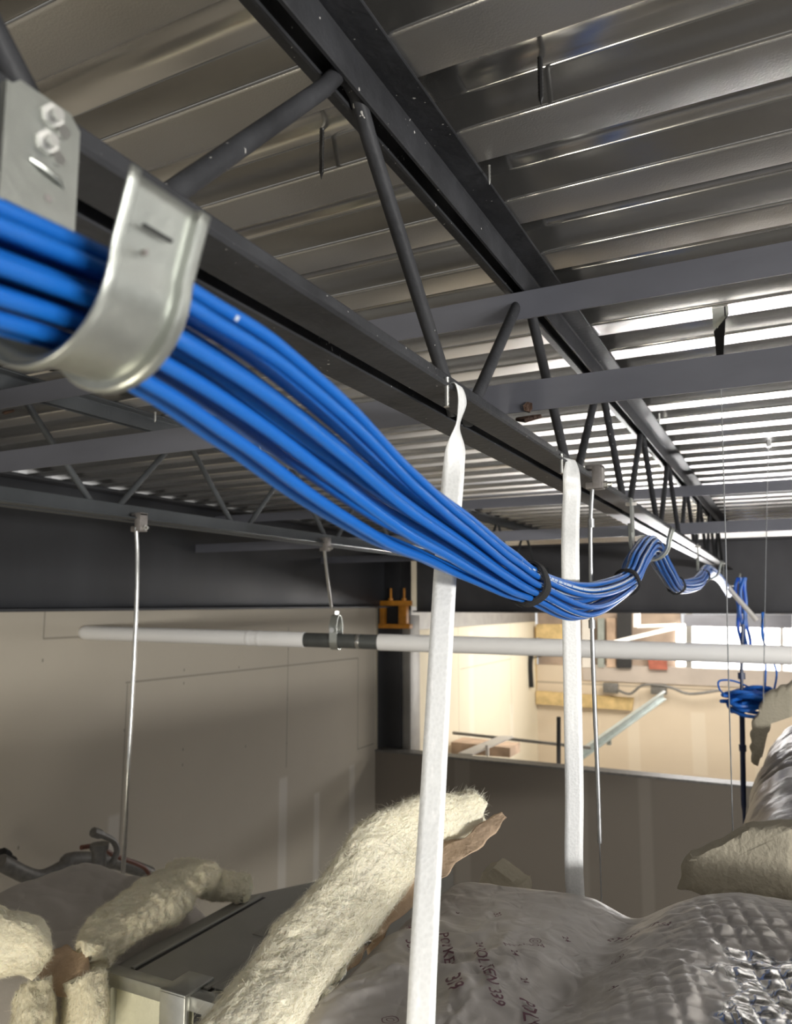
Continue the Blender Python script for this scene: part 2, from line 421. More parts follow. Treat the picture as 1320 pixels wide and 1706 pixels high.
def tag(o, label=None, cat=None, group=None, kind=None):
    if label: o['label'] = label
    if cat: o['category'] = cat
    if group: o['group'] = group
    if kind: o['kind'] = kind
    return o

def thing(name, label, cat, group=None):
    o = bpy.data.objects.new(name, None); COL.objects.link(o); o.empty_display_size = 0.05
    return tag(o, label, cat, group)

def spline(pts, n=8):
    pts = [Vector(p) for p in pts]; out = []
    for i in range(len(pts) - 1):
        p0, p1, p2, p3 = pts[max(i - 1, 0)], pts[i], pts[i + 1], pts[min(i + 2, len(pts) - 1)]
        for k in range(n):
            t = k / n
            out.append(0.5 * ((2 * p1) + (p2 - p0) * t + (2 * p0 - 5 * p1 + 4 * p2 - p3) * t * t + (3 * p1 - p0 - 3 * p2 + p3) * t ** 3))
    out.append(pts[-1]); return out

def hexnut(mb, c, axis, r, h):
    ax = Vector(axis).normalized(); u = ax.orthogonal().normalized(); w = ax.cross(u)
    mb.prism([(r * math.cos(k * PI / 3), r * math.sin(k * PI / 3)) for k in range(6)], Vector(c), Vector(c) + ax * h, (u, w))

# ------------------------------------------------------------------ the setting
DZ = 0.55            # underside of the roof deck
GX = -2.90           # face of the deep girder on the left
YB = 5.90            # face of the cross beam
YP = 5.44            # face of the half-height partition
YW = 9.95            # end wall of the far room

def deck():
    per, fl, h, r = 0.176, 0.071, 0.044, 0.0052
    ys = []
    def arc(c, a0, a1, n=5):
        return [(c[0] + r * math.cos(a0 + (a1 - a0) * i / n), c[1] + r * math.sin(a0 + (a1 - a0) * i / n)) for i in range(n + 1)]
    prof = []
    k0 = int(math.floor((-1.6 - 0.784) / per)); k1 = int((11.5 - 0.784) / per)
    for k in range(k0, k1):
        y = 0.784 + k * per
        # near web comes down, lower flange, far web goes up
        prof += [(y - 0.010, DZ + h)] if not prof else []
        prof += arc((y + r, DZ + r), PI, 1.5 * PI)
        m = y + fl / 2
        prof += arc((y + fl - r, DZ + r), 1.5 * PI, 2 * PI)
        prof += [(y + fl + 0.006, DZ + h - r), (y + fl + 0.010, DZ + h)]
        prof += [(y + per - 0.010, DZ + h), (y + per - 0.006, DZ + h - r)]
    xs = [-3.2 + 0.4 * i for i in range(19)]
    n = len(prof); mb = MB()
    vs = [(x, p[0], p[1]) for x in xs for p in prof]
    mb.v = vs
    mb.f = [(i * n + j, i * n + j + 1, (i + 1) * n + j + 1, (i + 1) * n + j) for i in range(len(xs) - 1) for j in range(n - 1)]
    o = mb.build('ceiling', M['deck'], autosmooth=60)
    # the sheet is 1 mm thick
    s = o.modifiers.new('thickness', 'SOLIDIFY'); s.thickness = 0.0012; s.offset = 0
    tag(o, kind='structure')
    return o
deck()

def struct_box(name, a, b, m):
    return tag(MB().box(a, b).build(name, m, smooth=False), kind='structure')

struct_box('floor', (-4.5, -3, -3.0), (6, 12, -2.9), M['floor'])
wl = drywall('left_drywall', (0.50, 0.455, 0.38),
    seams=[((2.84, -0.39), (5.16, -0.415), .006), ((4.23, -0.16), (4.23, -1.05), .005), ((5.16, -0.415), (5.16, -1.09), .006), ((5.16, -1.09), (5.42, -1.09), .006),
           ((2.85, -0.40), (2.84, -1.2), .004), ((2.35, -0.155), (2.86, -0.155), .005), ((2.35, 0), (2.35, -0.155), .004)],
    mud=[((4.2, -1.12), (4.2, -2.6), .07), ((5.08, -1.2), (5.08, -2.6), .06), ((4.6, -1.3), (4.6, -2.6), .05), ((2.80, -1.02), (2.80, -1.3), .05)],
    dots=[(3.25, -.36), (3.25, -.43), (3.72, -.38), (4.23, -.3), (4.23, -.62), (4.23, -.9), (3.26, -.78), (3.26, -.86), (2.35, -.25), (2.28, -1.02), (3.3, -1.35), (2.84, -.62), (3.8, -.85)],
    axis=1)
struct_box('wall_left', (-3.10, -1.5, -2.9), (-2.93, YP, -0.02), wl)
wl2 = drywall('cream_drywall', (0.80, 0.73, 0.58),
    seams=[((7.25, -0.1), (7.25, -2.0), .008), ((8.9, -0.1), (8.9, -1.3), .008), ((7.3, -0.66), (8.9, -0.66), .006)],
    mud=[((7.6, -0.3), (7.6, -2.0), .12), ((8.9, -1.2), (8.9, -2.2), .1)], dots=[], axis=1, mudcol=(0.86, 0.80, 0.68))
struct_box('wall_left', (-3.10, 5.6, -2.9), (-2.96, YW, 0.50), wl2)
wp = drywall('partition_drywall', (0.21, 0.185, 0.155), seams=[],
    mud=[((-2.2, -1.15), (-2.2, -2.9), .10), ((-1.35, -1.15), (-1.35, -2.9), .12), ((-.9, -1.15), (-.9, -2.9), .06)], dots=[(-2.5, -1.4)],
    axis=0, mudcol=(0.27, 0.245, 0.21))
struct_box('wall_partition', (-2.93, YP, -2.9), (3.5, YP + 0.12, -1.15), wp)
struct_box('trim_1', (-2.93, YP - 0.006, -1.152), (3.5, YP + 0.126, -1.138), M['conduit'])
wb = drywall('far_drywall', (0.70, 0.60, 0.47),
    seams=[((-3, -1.02), (2, -1.02), .02)], mud=[((-1.75, -1.1), (-1.75, -2.6), .12), ((-1.0, -1.3), (-1.0, -2.0), .14), ((-.35, -1.1), (-.35, -2.0), .10)],
    dots=[], axis=0, mudcol=(0.76, 0.68, 0.56))
struct_box('wall_back', (-2.96, YW, -2.9), (3.5, YW + 0.15, -0.80), wb)
struct_box('trim_2', (-2.35, YW - 0.03, -0.97), (3.5, YW + 0.1, -0.77), M['beige'])

# deep girder along the left wall, the cross beam and the column that carries them
def wide_flange(name, label, axis, c0, c1, face, zb, zt, fl, mname='girder'):
    t = thing(name, label, 'beam')
    # face: x (axis Y) or y (axis X) of the web centre
    def bx(a0, a1, z0, z1):
        mb = MB()
        if axis == 'Y': mb.box((a0, c0, z0), (a1, c1, z1), bev=.003)
        else: mb.box((c0, a0, z0), (c1, a1, z1), bev=.003)
        return mb
    bx(face - .006, face + .006, zb + .014, zt - .014).build('web', M[mname], t)
    bx(face - fl / 2, face + fl / 2, zb, zb + .014).build('bottom_flange', M[mname], t)
    bx(face - fl / 2, face + fl / 2, zt - .014, zt).build('top_flange', M[mname], t)
    return t
wide_flange('steel_girder', 'deep charcoal steel girder running along the top of the left drywall', 'Y', -1.4, YB - .02, -2.93, -0.036, 0.545, 0.17)
wide_flange('steel_beam', 'dark steel cross beam at the far end under the joist ends', 'X', -2.83, 3.4, YB + .1, -0.075, 0.46, 0.18, 'farbeam')

t = thing('steel_column', 'black square steel column in the corner behind the white pipe', 'column')
MB().box((-2.985, 5.575, -2.9), (-2.775, 5.78, 0.50), bev=.006).build('shaft', M['blackpaint'], t)
MB().box((-2.775, 5.60, -2.9), (-2.70, 5.78, -0.10), bev=.004).build('side_plate', M['greytrim'], t)
t = thing('beam_bracket', 'orange painted steel bracket around the column head', 'bracket')
BX0, BX1, BY = -2.94, -2.66, 5.50
MB().box((BX0, BY, -0.20), (BX1, BY + .06, -0.165), bev=.003).build('lower_plate', M['orange'], t)
MB().box((BX0, BY, -0.02), (BX1, BY + .06, 0.02), bev=.003).build('upper_plate', M['orange'], t)
MB().box((BX0 + .01, BY + .005, -0.165), (BX0 + .05, BY + .055, -0.02), bev=.003).build('side_bar', M['orange'], t)
MB().box((BX1 - .10, BY + .005, -0.165), (BX1 - .03, BY + .055, -0.02), bev=.003).build('side_bar', M['orange'], t)
for x in (-2.84, -2.72):
    mb = MB(); mb.tube([(x, BY + .03, 0.0), (x, BY + .03, 0.12)], .010, 8); hexnut(mb, (x, BY + .03, .02), (0, 0, 1), .02, .02)
    mb.build('bolt', M['orange'], t)
tag(MB().box((-2.96, 6.02, -0.235), (-2.945, YW - .05, -0.03)).build('trim_3', M['greytrim'], smooth=False), kind='structure')

# ------------------------------------------------------------------ bar joists
def angle_prof(L=.042, tk=.0045, r=.0025):
    # an L: foot along +u, stem along +w, heel at the origin, slightly rounded toes
    return [(0, 0), (L - r, 0), (L, r), (L, tk - r * .4), (L - r * .6, tk), (tk + r, tk), (tk, tk + r), (tk, L - r * .6), (tk - r * .4, L), (0, L)]

def joist(X, y0, y1, ap, label, mname, nfrom, nto):
    t = thing('steel_joist', label, 'joist')
    Y = (0, 1, 0); hw = .0085
    for s in (1, -1):
        p = [(u, w) for u, w in angle_prof()]
        mb = MB(); mb.prism(p, (X + s * hw, y0, DZ - .001), (X + s * hw, y1, DZ - .001), ((s, 0, 0), (0, 0, -1)))
        mb.build('top_chord_angle', M[mname], t, autosmooth=30)
        mb = MB(); mb.prism(p, (X + s * hw, y0, .235), (X + s * hw, y1, .235), ((s, 0, 0), (0, 0, 1)))
        mb.build('bottom_chord_angle', M[mname], t, autosmooth=30)
    for k in range(nfrom, nto):
        ya = ap + .592 * k; yl = ya - .296 + .036; yr = ya + .296 - .036
        zt, zb = .530, .240
        pts = [(X, yl - .012, zb), (X, yl + .012, zb + .03)]
        pts += [(X, yl + .02 + (ya - .045 - yl - .02) * i / 6, zb + .04 + (zt - .045 - zb - .04) * i / 6) for i in range(7)]
        pts += [(X, ya - .03, zt - .026), (X, ya - .018, zt - .012), (X, ya, zt - .006), (X, ya + .018, zt - .012), (X, ya + .03, zt - .026)]
        pts += [(X, ya + .045 + (yr - .02 - ya - .045) * i / 6, zt - .045 + (zb + .04 - zt + .045) * i / 6) for i in range(7)]
        pts += [(X, yr - .012, zb + .03), (X, yr + .012, zb)]
        MB().tube(pts, .0088, 14).build('web_bar', M[mname], t)
    return t
XJ, XK = -.365, -1.66
joist(XJ, -.6, YB + .02, .615, 'near dark steel bar joist carrying the hooks and hanging straps', 'joist', -2, 9)
joist(XK, -.6, YB + .02, 1.21, 'second dark steel bar joist on the left, with a pipe rod clamped below', 'joist_back', -3, 8)

# weld scale and bolt ends along the near joist's lower chord are things fixed to it
def bridging(y, z, x0, x1, label, zend=None, m='bridge', flip=1):
    p = angle_prof(.046, .004)
    mb = MB(); mb.prism(p, (x0, y, z), (x1, y, z), ((0, 1, 0), (0, 0, -1)))
    # vertical leg faces the camera side, horizontal leg on top
    return tag(mb.build('bridging_angle', M[m], autosmooth=30), label, 'bridging')
bridging(1.15, .500, -1.80, 2.4, 'blue-grey bridging angle just under the roof deck, nearest of the upper ones')
bridging(1.075, .328, -1.80, 2.4, 'blue-grey bridging angle crossing on top of the lower joist chords, nearest of the lower ones')
bridging(3.46, .500, -2.92, 2.4, 'farther upper bridging angle crossing below the deck')
bridging(3.30, .325, -2.92, 2.4, 'farther lower bridging angle ending with a bolt on the left girder')
bridging(4.60, .325, -2.92, -1.5, 'short bridging angle between the left girder and the second joist')
for (x, y, z), lb in [((-.325, 1.085, .288), 'rusty weld bolt where the lower bridging meets the near joist'),
                      ((-1.61, 1.10, .285), 'rusty weld bolt at the left end of the lower bridging'),
                      ((-1.62, 1.17, .465), 'rusty weld bolt at the left end of the upper bridging'),
                      ((-2.915, 3.33, .30), 'bolt head holding the farther lower bridging to the left girder')]:
    mb = MB(); hexnut(mb, (x, y - .006, z), (0.3, -1, 0), .008, .006)
    mb.tube([(x - .02, y, z - .014), (x - .005, y - .006, z - .017), (x + .018, y, z - .013)], [.003, .005, .003], 8)
    tag(mb.build('bolt', M['rust']), lb, 'bolt')

# deck screws
def deck_screw(x, y, z, L, label, m, r=.0034):
    mb = MB(); n = int(L / .0022)
    pts, rs = [], []
    for i in range(n + 1):
        f = i / n; pts.append((x, y, z - L * f)); rs.append((r * (0.78 if i % 2 else 1.0)) * (1 if f < .85 else max(.12, (1 - f) / .15)))
    if f: mb.tube(pts, rs, 8)
    return tag(mb.build('deck_screw', M[m]), label, 'screw')
TOPZ = DZ + .0435
deck_screw(-.4895, .762, TOPZ, .067, 'black screw hanging from the deck between the two near web bars', 'screw')
deck_screw(-.208, .762, TOPZ, .056, 'black screw hanging from the deck at the upper right', 'screw')
deck_screw(-.315, .500, DZ, .022, 'bright screw tip beside the near joist at the top edge of the picture', 'brightscrew', .002)
deck_screw(-.305, .865, DZ, .026, 'bright screw tip just right of the near joist top chord', 'brightscrew', .002)
deck_screw(-1.60, 1.62, DZ, .03, 'pale screw tip beside the second joist top chord', 'brightscrew', .003)
deck_screw(-1.585, 2.10, DZ, .03, 'pale screw tip at the far part of the second joist top chord', 'brightscrew', .003)
deck_screw(-.30, 2.30, DZ, .03, 'small screw tip hanging beyond the middle bridging right of the joist', 'brightscrew', .003)

# ------------------------------------------------------------------ cable hooks on the near joist
def hook(y, label, w=.040, big=True):
    t = thing('cable_hook', label, 'hook', 'steel cable hooks along the near joist')
    xb, xl, zt, zl, zb = -.303, -.228, .240, .168, .100
    R = (xl - xb) / 2; xc = (xb + xl) / 2
    path = [(xb, zb + R + .001), (xb, zb + R)]
    arc = [(xc - R * math.cos(a), zb + R - R * math.sin(a)) for a in [PI * i / 20 for i in range(21)]]
    lip = [(xl + .000 + .0015 * i, zb + R + (zl - zb - R) * i / 6) for i in range(1, 7)]
    prof = [(xb, zt - .06)] + arc + lip
    # saddle sheet with rims rolled outwards on both edges
    cross = [(-.5, -.0060), (-.5, -.0030), (-.47, -.0005), (-.42, 0), (0, 0), (.42, 0), (.47, -.0005), (.5, -.0030), (.5, -.0060)]
    cross = [(-.56, -.0046), (-.545, -.0050), (-.46, -.0050), (-.445, -.0044), (-.435, -.0006), (-.42, 0), (0, 0), (.42, 0), (.435, -.0006), (.445, -.0044), (.46, -.0050), (.545, -.0050), (.56, -.0046)]
    n = len(prof); mb = MB(); vs = []
    for i in range(n):
        a = Vector(prof[max(i - 1, 0)]); b = Vector(prof[min(i + 1, n - 1)]); d = (b - a).normalized()
        nx, nz = -d.y, d.x                       # points to the inside of the bend
        for c, off in cross:
            vs.append((prof[i][0] + nx * off, y + c * w * 1.0, prof[i][1] + nz * off))
    m_ = len(cross)
    mb.add(vs, [(i * m_ + j, i * m_ + j + 1, (i + 1) * m_ + j + 1, (i + 1) * m_ + j) for i in range(n - 1) for j in range(m_ - 1)])
    o = mb.build('saddle', M['galv'], t, autosmooth=35)
    s = o.modifiers.new('t', 'SOLIDIFY'); s.thickness = .0018; s.offset = 0
    # back plate
    pb = MB(); c = .006
    pp = [(-w / 2, .155), (w / 2, .155), (w / 2, zt - c), (w / 2 - c, zt), (-w / 2 + c, zt), (-w / 2, zt - c)]
    pb.prism(pp, (xb - .0016, y + .006, 0), (xb + .0006, y + .006, 0), ((0, 1, 0), (0, 0, 1)))
    pb.build('back_plate', M['galv'], t, smooth=False)
    eb = MB(); eb.prism([(-w / 2, .16), (-w / 2 - .0025, .16), (-w / 2 - .0025, zt - c), (-w / 2, zt - c)], (xb - .0016, y + .006, 0), (xb + .003, y + .006, 0), ((0, 1, 0), (0, 0, 1)))
    eb.build('plate_edge', M['galv'], t, smooth=False)
    if big:
        for (dy, z) in ((.008, .231), (.006, .2165)):
            b = MB(); hexnut(b, (xb + .0005, y + dy, z), (1, -.2, -.1), .0056, .0045)
            b.tube([(xb, y + dy, z), (xb + .009, y + dy - .001, z - .001)], .0030, 8)
            b.tube([(xb + .0008, y + dy + .007, z - .004), (xb + .003, y + dy + .007, z - .004)], .0036, 10)
            b.build('bolt', M['zinc'], t)
        b = MB()
        b.tube([(xb + .0008, y - .001, .205), (xb + .0025, y + .004, .2035), (xb + .0025, y + .014, .2015), (xb + .0008, y + .018, .2005)], [.0010, .0016, .0016, .0010], 8)
        b.build('crimp', M['galv'], t)
        b = MB(); b.tube([(xb + .0002, y + .010, .191), (xb + .0010, y + .010, .191)], .0022, 14); b.build('hole_rim', M['clamp'], t)
        b = MB(); b.box((xl + .0075, y - .010, .1487), (xl + .0090, y + .006, .1499)); b.build('slot', M['black'], t, smooth=False)
        b = MB(); b.tube([(xl + .0045, y - .006, .140), (xl + .0068, y - .006, .140)], .0014, 12); b.build('hole_rim', M['clamp'], t)
    else:
        b = MB(); b.box((xb - .012, y - .010, .222), (xb + .012, y - .002, .229), bev=.001)
        b.build('clip_tab', M['whitemetal'], t)
    return t
hook(.222, 'large near galvanised cable hook bolted to the joist, at the left edge', w=.040)
hook(1.80, 'galvanised cable hook nearest behind the hanging straps', w=.040, big=False)
hook(3.30, 'galvanised cable hook farther along the joist, second behind the straps', w=.040, big=False)
hook(4.75, 'small farthest cable hook near the cross beam', w=.040, big=False)

# ------------------------------------------------------------------ cable bundle
PATH = [(-.272, -.05, .105), (-.268, .12, .124), (-.266, .222, .131), (-0.2630, 0.2650, 0.1270), (-0.2620, 0.3280, 0.1170), (-0.2620, 0.4010, 0.1010), (-0.2630, 0.5010, 0.0790), (-0.2640, 0.6160, 0.0600),
        (-0.2650, 0.7600, 0.0350), (-0.2650, 0.8760, 0.0200), (-0.2650, 1.1090, 0.0020), (-0.2650, 1.4750, 0.0370), (-0.2650, 1.6170, 0.0850), (-.265, 1.80, .128), (-0.2650, 2.0000, 0.0890), (-0.2650, 2.2740, 0.0480),
        (-0.2650, 2.7700, 0.0660), (-0.2650, 3.0440, 0.1040), (-.265, 3.30, .130), (-0.2650, 3.9830, 0.1050), (-0.2620, 4.4160, 0.0470)]
SPR = [.031, .028, .027, .032, .035, .036, .034, .031, .027, .0232, .030, .0225, .026, .026, .025, .022, .025, .022, .023, .021, .018]
def bundle():
    cen = spline(PATH, 8)
    n = len(cen)
    spr = []
    for i in range(len(SPR) - 1):
        for k in range(8):
            f = k / 8; f = f * f * (3 - 2 * f); spr.append(SPR[i] * (1 - f) + SPR[i + 1] * f)
    spr.append(SPR[-1])
    # packed slots on rings
    slots = [(0, 0)] + [(0.52, a) for a in range(0, 360, 60)] + [(0.95, a + 12) for a in range(0, 360, 30)]
    frames = []
    for i in range(n):
        T = (cen[min(i + 1, n - 1)] - cen[max(i - 1, 0)]).normalized()
        S = Vector((1, 0, 0)); S = (S - T * S.dot(T)).normalized(); frames.append((S, T.cross(S)))
    for ci, (rr, aa) in enumerate(slots):
        rnd = random.Random(ci * 13 + 5)
        ph = rnd.uniform(0, 6.28); ph2 = rnd.uniform(0, 6.28); tw = rnd.uniform(-.12, .12)
        r = .0037
        pts = []
        L = 0
        for i in range(n):
            if i: L += (cen[i] - cen[i - 1]).length
            free = max(0, (spr[i] - .021) / .02)
            a = math.radians(aa) + .9 * L * .5 + tw * math.sin(L * 3 + ph)
            q = rr * (1 + .22 * free * math.sin(L * 7 + ph2)) * (spr[i] - r)
            S, B = frames[i]
            pts.append(cen[i] + S * (q * math.cos(a)) * .92 + B * (q * math.sin(a)))
        # smooth resample + uv
        pp = spline(pts, 2)
        seg = 10
        mb = MB(); mb.tube(pp, r, seg, caps=True)
        me = bpy.data.meshes.new('network_cable'); me.from_pydata(mb.v, [], mb.f); me.update()
        uvl = me.uv_layers.new(name='UVMap')
        acc = [0]
        for i in range(1, len(pp)): acc.append(acc[-1] + (pp[i] - pp[i - 1]).length)
        off = rnd.random()
        for poly in me.polygons:
            if len(poly.vertices) > 4: continue
            for li in poly.loop_indices:
                vi = me.loops[li].vertex_index; i, k = divmod(vi, seg)
                kk = k if not (k == 0 and max(me.loops[l].vertex_index % seg for l in poly.loop_indices) == seg - 1) else seg
                uvl.data[li].uv = (kk / seg + acc[i] * .35 + off + 2, acc[i])
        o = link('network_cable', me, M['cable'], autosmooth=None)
        tag(o, 'blue network cable in the thick bundle slung through the joist hooks', 'cable', 'blue network cables of the hung bundle')
bundle()

def velcro(c, T, r, w, label):
    T = Vector(T).normalized(); u = Vector((1, 0, 0)); u = (u - T * u.dot(T)).normalized(); v = T.cross(u)
    prof = [(-w / 2, 0), (w / 2, 0), (w / 2, .0028), (w / 4, .0040), (-w / 4, .0040), (-w / 2, .0028)]
    seg = 40; mb = MB(); vs = []
    for k in range(seg):
        a = 2 * PI * k / seg; d = u * math.cos(a) + v * math.sin(a)
        for s_, q in prof:
            vs.append(Vector(c) + T * (s_ + .001 * math.sin(3 * a)) + d * (r + q + .0006 * math.sin(5 * a)))
    m_ = len(prof)
    mb.add(vs, [(k * m_ + j, k * m_ + (j + 1) % m_, ((k + 1) % seg) * m_ + (j + 1) % m_, ((k + 1) % seg) * m_ + j) for k in range(seg) for j in range(m_)])
    # loose tail
    a = 2.2; d = u * math.cos(a) + v * math.sin(a); tt = u * -math.sin(a) + v * math.cos(a)
    mb.box((-w / 2, -.009, -.001), (w / 2, .009, .0012))
    k0 = len(mb.v) - 8
    for i in range(k0, len(mb.v)):
        x, y, z = mb.v[i]; mb.v[i] = tuple(Vector(c) + T * x + tt * (y) + d * (r + .003 + z))
    return tag(mb.build('cable_tie', M['black'], autosmooth=40), label, 'cable tie')
def pdir(a, b): return (b[0] - a[0], b[1] - a[1], b[2] - a[2])
velcro((-0.2650, 0.8600, 0.0230), pdir((-0.2650, 0.7990, 0.0300), (-0.2650, 0.9250, 0.0120)), .0228, .021, 'wide black hook-and-loop tie around the bundle, nearest the camera')
velcro((-0.2650, 1.4880, 0.0390), pdir((-0.2650, 1.4040, 0.0270), (-0.2650, 1.5640, 0.0650)), .0222, .020, 'black tie around the bundle just before the first hook behind the straps')
velcro((-0.2650, 2.2350, 0.0490), pdir((-0.2650, 2.0910, 0.0620), (-0.2650, 2.4150, 0.0410)), .0216, .020, 'black tie on the second sag of the bundle, left side')
velcro((-0.2650, 3.0420, 0.0990), pdir((-0.2650, 2.7670, 0.0600), (-0.2650, 3.2010, 0.1230)), .0216, .020, 'black tie on the second sag of the bundle, right side')

# ------------------------------------------------------------------ sheet metal hanging straps
def strap(cen, wid, ang, label, tk=.0011):
    # cen: centre points; wid: widths; ang: heading of the width direction about Z
    n = 8; C = spline(cen, n)
    def itp(a):
        out = []
        for i in range(len(a) - 1):
            for k in range(n):
                f = k / n; f = f * f * (3 - 2 * f); out.append(a[i] * (1 - f) + a[i + 1] * f)
        return out + [a[-1]]
    Wd, A = itp(wid), itp(ang); mb = MB(); vs = []
    for i, c in enumerate(C):
        d = Vector((math.cos(A[i]), math.sin(A[i]), 0))
        for k in range(5):
            f = k / 4 - .5
            vs.append(c + d * Wd[i] * f)
    mb.add(vs, [(i * 5 + k, i * 5 + k + 1, (i + 1) * 5 + k + 1, (i + 1) * 5 + k) for i in range(len(C) - 1) for k in range(4)])
    o = mb.build('hanging_strap', M['strap'], autosmooth=40)
    s = o.modifiers.new('t', 'SOLIDIFY'); s.thickness = tk; s.offset = 0
    return tag(o, label, 'strap')
ca = math.radians(24)
strap([(-.322, .775, .2412), (-.312, .772, .2408), (-0.3080, 0.7730, 0.2230), (-0.3090, 0.7630, 0.1960), (-0.3120, 0.7590, 0.1570), (-0.3120, 0.7500, 0.1180), (-0.3120, 0.7300, 0.0280), (-0.3060, 0.6850, -0.1660), (-0.2920, 0.6240, -0.3510), (-.285, .585, -.62)],
      [.020, .020, .018, .022, .024, .024, .024, .024, .024, .024], [PI / 2, PI / 2, PI / 2 * .92, math.radians(105), math.radians(42), ca, ca, ca, ca, ca],
      'scratched galvanised strap twisted at its top, nearer of the two hanging from the joist')
strap([(-.322, 1.275, .2412), (-.312, 1.275, .2408), (-0.3080, 1.2610, 0.2090), (-0.3100, 1.2690, 0.1830), (-0.3120, 1.2630, 0.1340), (-0.3120, 1.2530, 0.0440), (-0.3180, 1.2650, -0.2830), (-0.3250, 1.2810, -0.4630), (-.33, 1.40, -.72)],
      [.030, .030, .030, .030, .0295, .0295, .0295, .0295, .0295], [PI / 2, math.radians(70), math.radians(36), math.radians(28), ca, ca, ca, ca, ca],
      'bright galvanised strap hanging straight down behind the cable bundle, farther of the two')
for y, lb in ((.752, 'small threaded bolt end beside the top of the nearer strap'), (1.235, 'small threaded bolt end beside the top of the farther strap')):
    mb = MB(); pts = []; rs = []
    for i in range(19): pts.append((-.318, y, .245 - i * .0018)); rs.append(.0026 if i % 2 else .0032)
    mb.tube(pts, rs, 10); tag(mb.build('bolt', M['zinc']), lb, 'bolt')

# ------------------------------------------------------------------ rods, clamps, pipe
def clamp_and_rod(top, pts, r, label, lab2, clampbox, m='rod', knots=()):
    c = Vector(top)
    t = thing('beam_clamp', lab2, 'clamp')
    w, h = clampbox
    mb = MB(); mb.box((c.x - w / 2, c.y - w * .4, c.z - h), (c.x + w / 2, c.y + w * .4, c.z - h * .62), bev=.002)
    mb.box((c.x - w / 2, c.y - w * .4, c.z + h * .1), (c.x + w / 2, c.y + w * .4, c.z + h * .32), bev=.002)
    mb.box((c.x + w * .05, c.y - w * .4, c.z - h * .7), (c.x + w / 2, c.y + w * .4, c.z + h * .3), bev=.002)
    mb.box((c.x - w * .1, c.y - w * .42, c.z - h), (c.x + w * .42, c.y - w * .1, c.z + h * .28), bev=.002)
    mb.build('jaw', M['clamp'], t)
    b = MB(); hexnut(b, (c.x + w * .5, c.y, c.z - h * .75), (1, 0, 0), w * .22, w * .2); b.tube([(c.x, c.y, c.z - h * .75), (c.x + w * .95, c.y, c.z - h * .75)], w * .11, 8)
    b.build('set_screw', M['zinc'], t)
    mb = MB(); P_ = spline(pts, 10); rs = [r * (1.0 if i % 2 else .93) for i in range(len(P_))]
    mb.tube(P_, rs, 10)
    for k in knots:
        mb.tube([Vector(k) + Vector((0, 0, .008)), Vector(k) - Vector((0, 0, .008))], r * 1.5, 10)
    tag(mb.build('threaded_rod', M[m]), label, 'rod')
clamp_and_rod((-.305, 1.43, .245), [(-0.3110, 1.4300, 0.2120), (-0.3170, 1.4300, 0.1160), (-0.3190, 1.4300, -0.1030), (-0.3170, 1.4300, -0.3150), (-0.3170, 1.4300, -0.4230)], .0042,
              'grey threaded rod hanging right of the farther strap', 'grey beam clamp on the joist right of the farther strap', (.032, .034),
              knots=[(-0.3150, 1.4300, 0.1480), (-0.3190, 1.4300, -0.0380)])
mb = MB(); mb.tube(spline([(-0.3170, 1.4300, -0.4180), (-0.3170, 1.4300, -0.4690), (-0.3170, 1.4300, -0.5600)], 4), .0012, 6)
tag(mb.build('hanger_wire', M['rod']), 'thin wire continuing below the rod right of the farther strap', 'wire')
clamp_and_rod((-1.615, 1.590, .240), [(-1.6150, 1.5790, 0.2120), (-1.6150, 1.5880, 0.1250), (-1.6120, 1.5890, -0.0250), (-1.6100, 1.5840, -0.2850), (-1.6050, 1.5750, -0.4480), (-1.6200, 1.5890, -0.6330), (-1.6200, 1.5860, -0.7400)], .0062,
              'long zinc rod hanging in front of the left drywall', 'beam clamp holding the long rod on the second joist', (.036, .040), m='zinc')
clamp_and_rod((-1.615, 2.575, .245), [(-1.6150, 2.5660, 0.2190), (-1.6300, 2.6190, 0.0950), (-1.6600, 2.6980, -0.0170)], .0062,
              'short slanting zinc rod carrying the pipe ring', 'beam clamp above the white pipe on the second joist', (.036, .040), m='zinc')

# white pipe with grey coupling, carried by a clevis ring
PA, PB = Vector((-2.9120, 2.5600, -0.1360)), Vector((0.0310, 3.1500, -0.1870))
PD = (PB - PA).normalized(); PU = PD.cross(Vector((0, 0, 1))).normalized()
def on_pipe(f): return PA + (PB - PA) * f
def pipe_f(px):   # share of the pipe's length at a view heading
    return px
t = thing('water_pipe', 'long white pipe with a dark grey coupling crossing in front of the far beam', 'pipe')
R0 = .0325
Lp = (PB - PA).length
C1, C2 = Vector((-1.8260, 2.7200, -0.1330)), Vector((-1.5030, 2.7800, -0.1410))
s1 = (C1 - PA).dot(PD); s2 = (C2 - PA).dot(PD)
def seg(a, b, r, name, m, n=28):
    return MB().tube([PA + PD * a, PA + PD * (a + .004), PA + PD * (b - .004), PA + PD * b], [r * .97, r, r, r * .97], n).build(name, m, t)
seg(0, s1, R0, 'white_section', M['pvc'])
seg(s2, Lp + 1.6, R0 * 1.06, 'white_section', M['pvc'])
seg(s1 - .02, s2 + .02, R0 * .93, 'grey_coupling', M['pipegrey'])
seg(s1 - .27, s1 - .25, R0 * 1.04, 'joint_ring', M['pvc'])
seg(s1 - .22, s1 - .20, R0 * 1.04, 'joint_ring', M['pvc'])
seg((s1 + s2) / 2 + .07, (s1 + s2) / 2 + .085, R0 * .97, 'coupling_ring', M['zinc'])
MB().tube([PA - PD * .03, PA - PD * .01, PA], [R0 * .55, R0 * .9, R0 * .97], 20).build('end_cap', M['pvc'], t)
ck = Vector((-1.6880, 2.7450, -0.1360)); sk = (ck - PA).dot(PD); ck = PA + PD * sk
t = thing('pipe_hanger', 'zinc clevis ring hanger gripping the grey coupling of the white pipe', 'hanger')
U = Vector((0, 0, 1)); Wv = PU
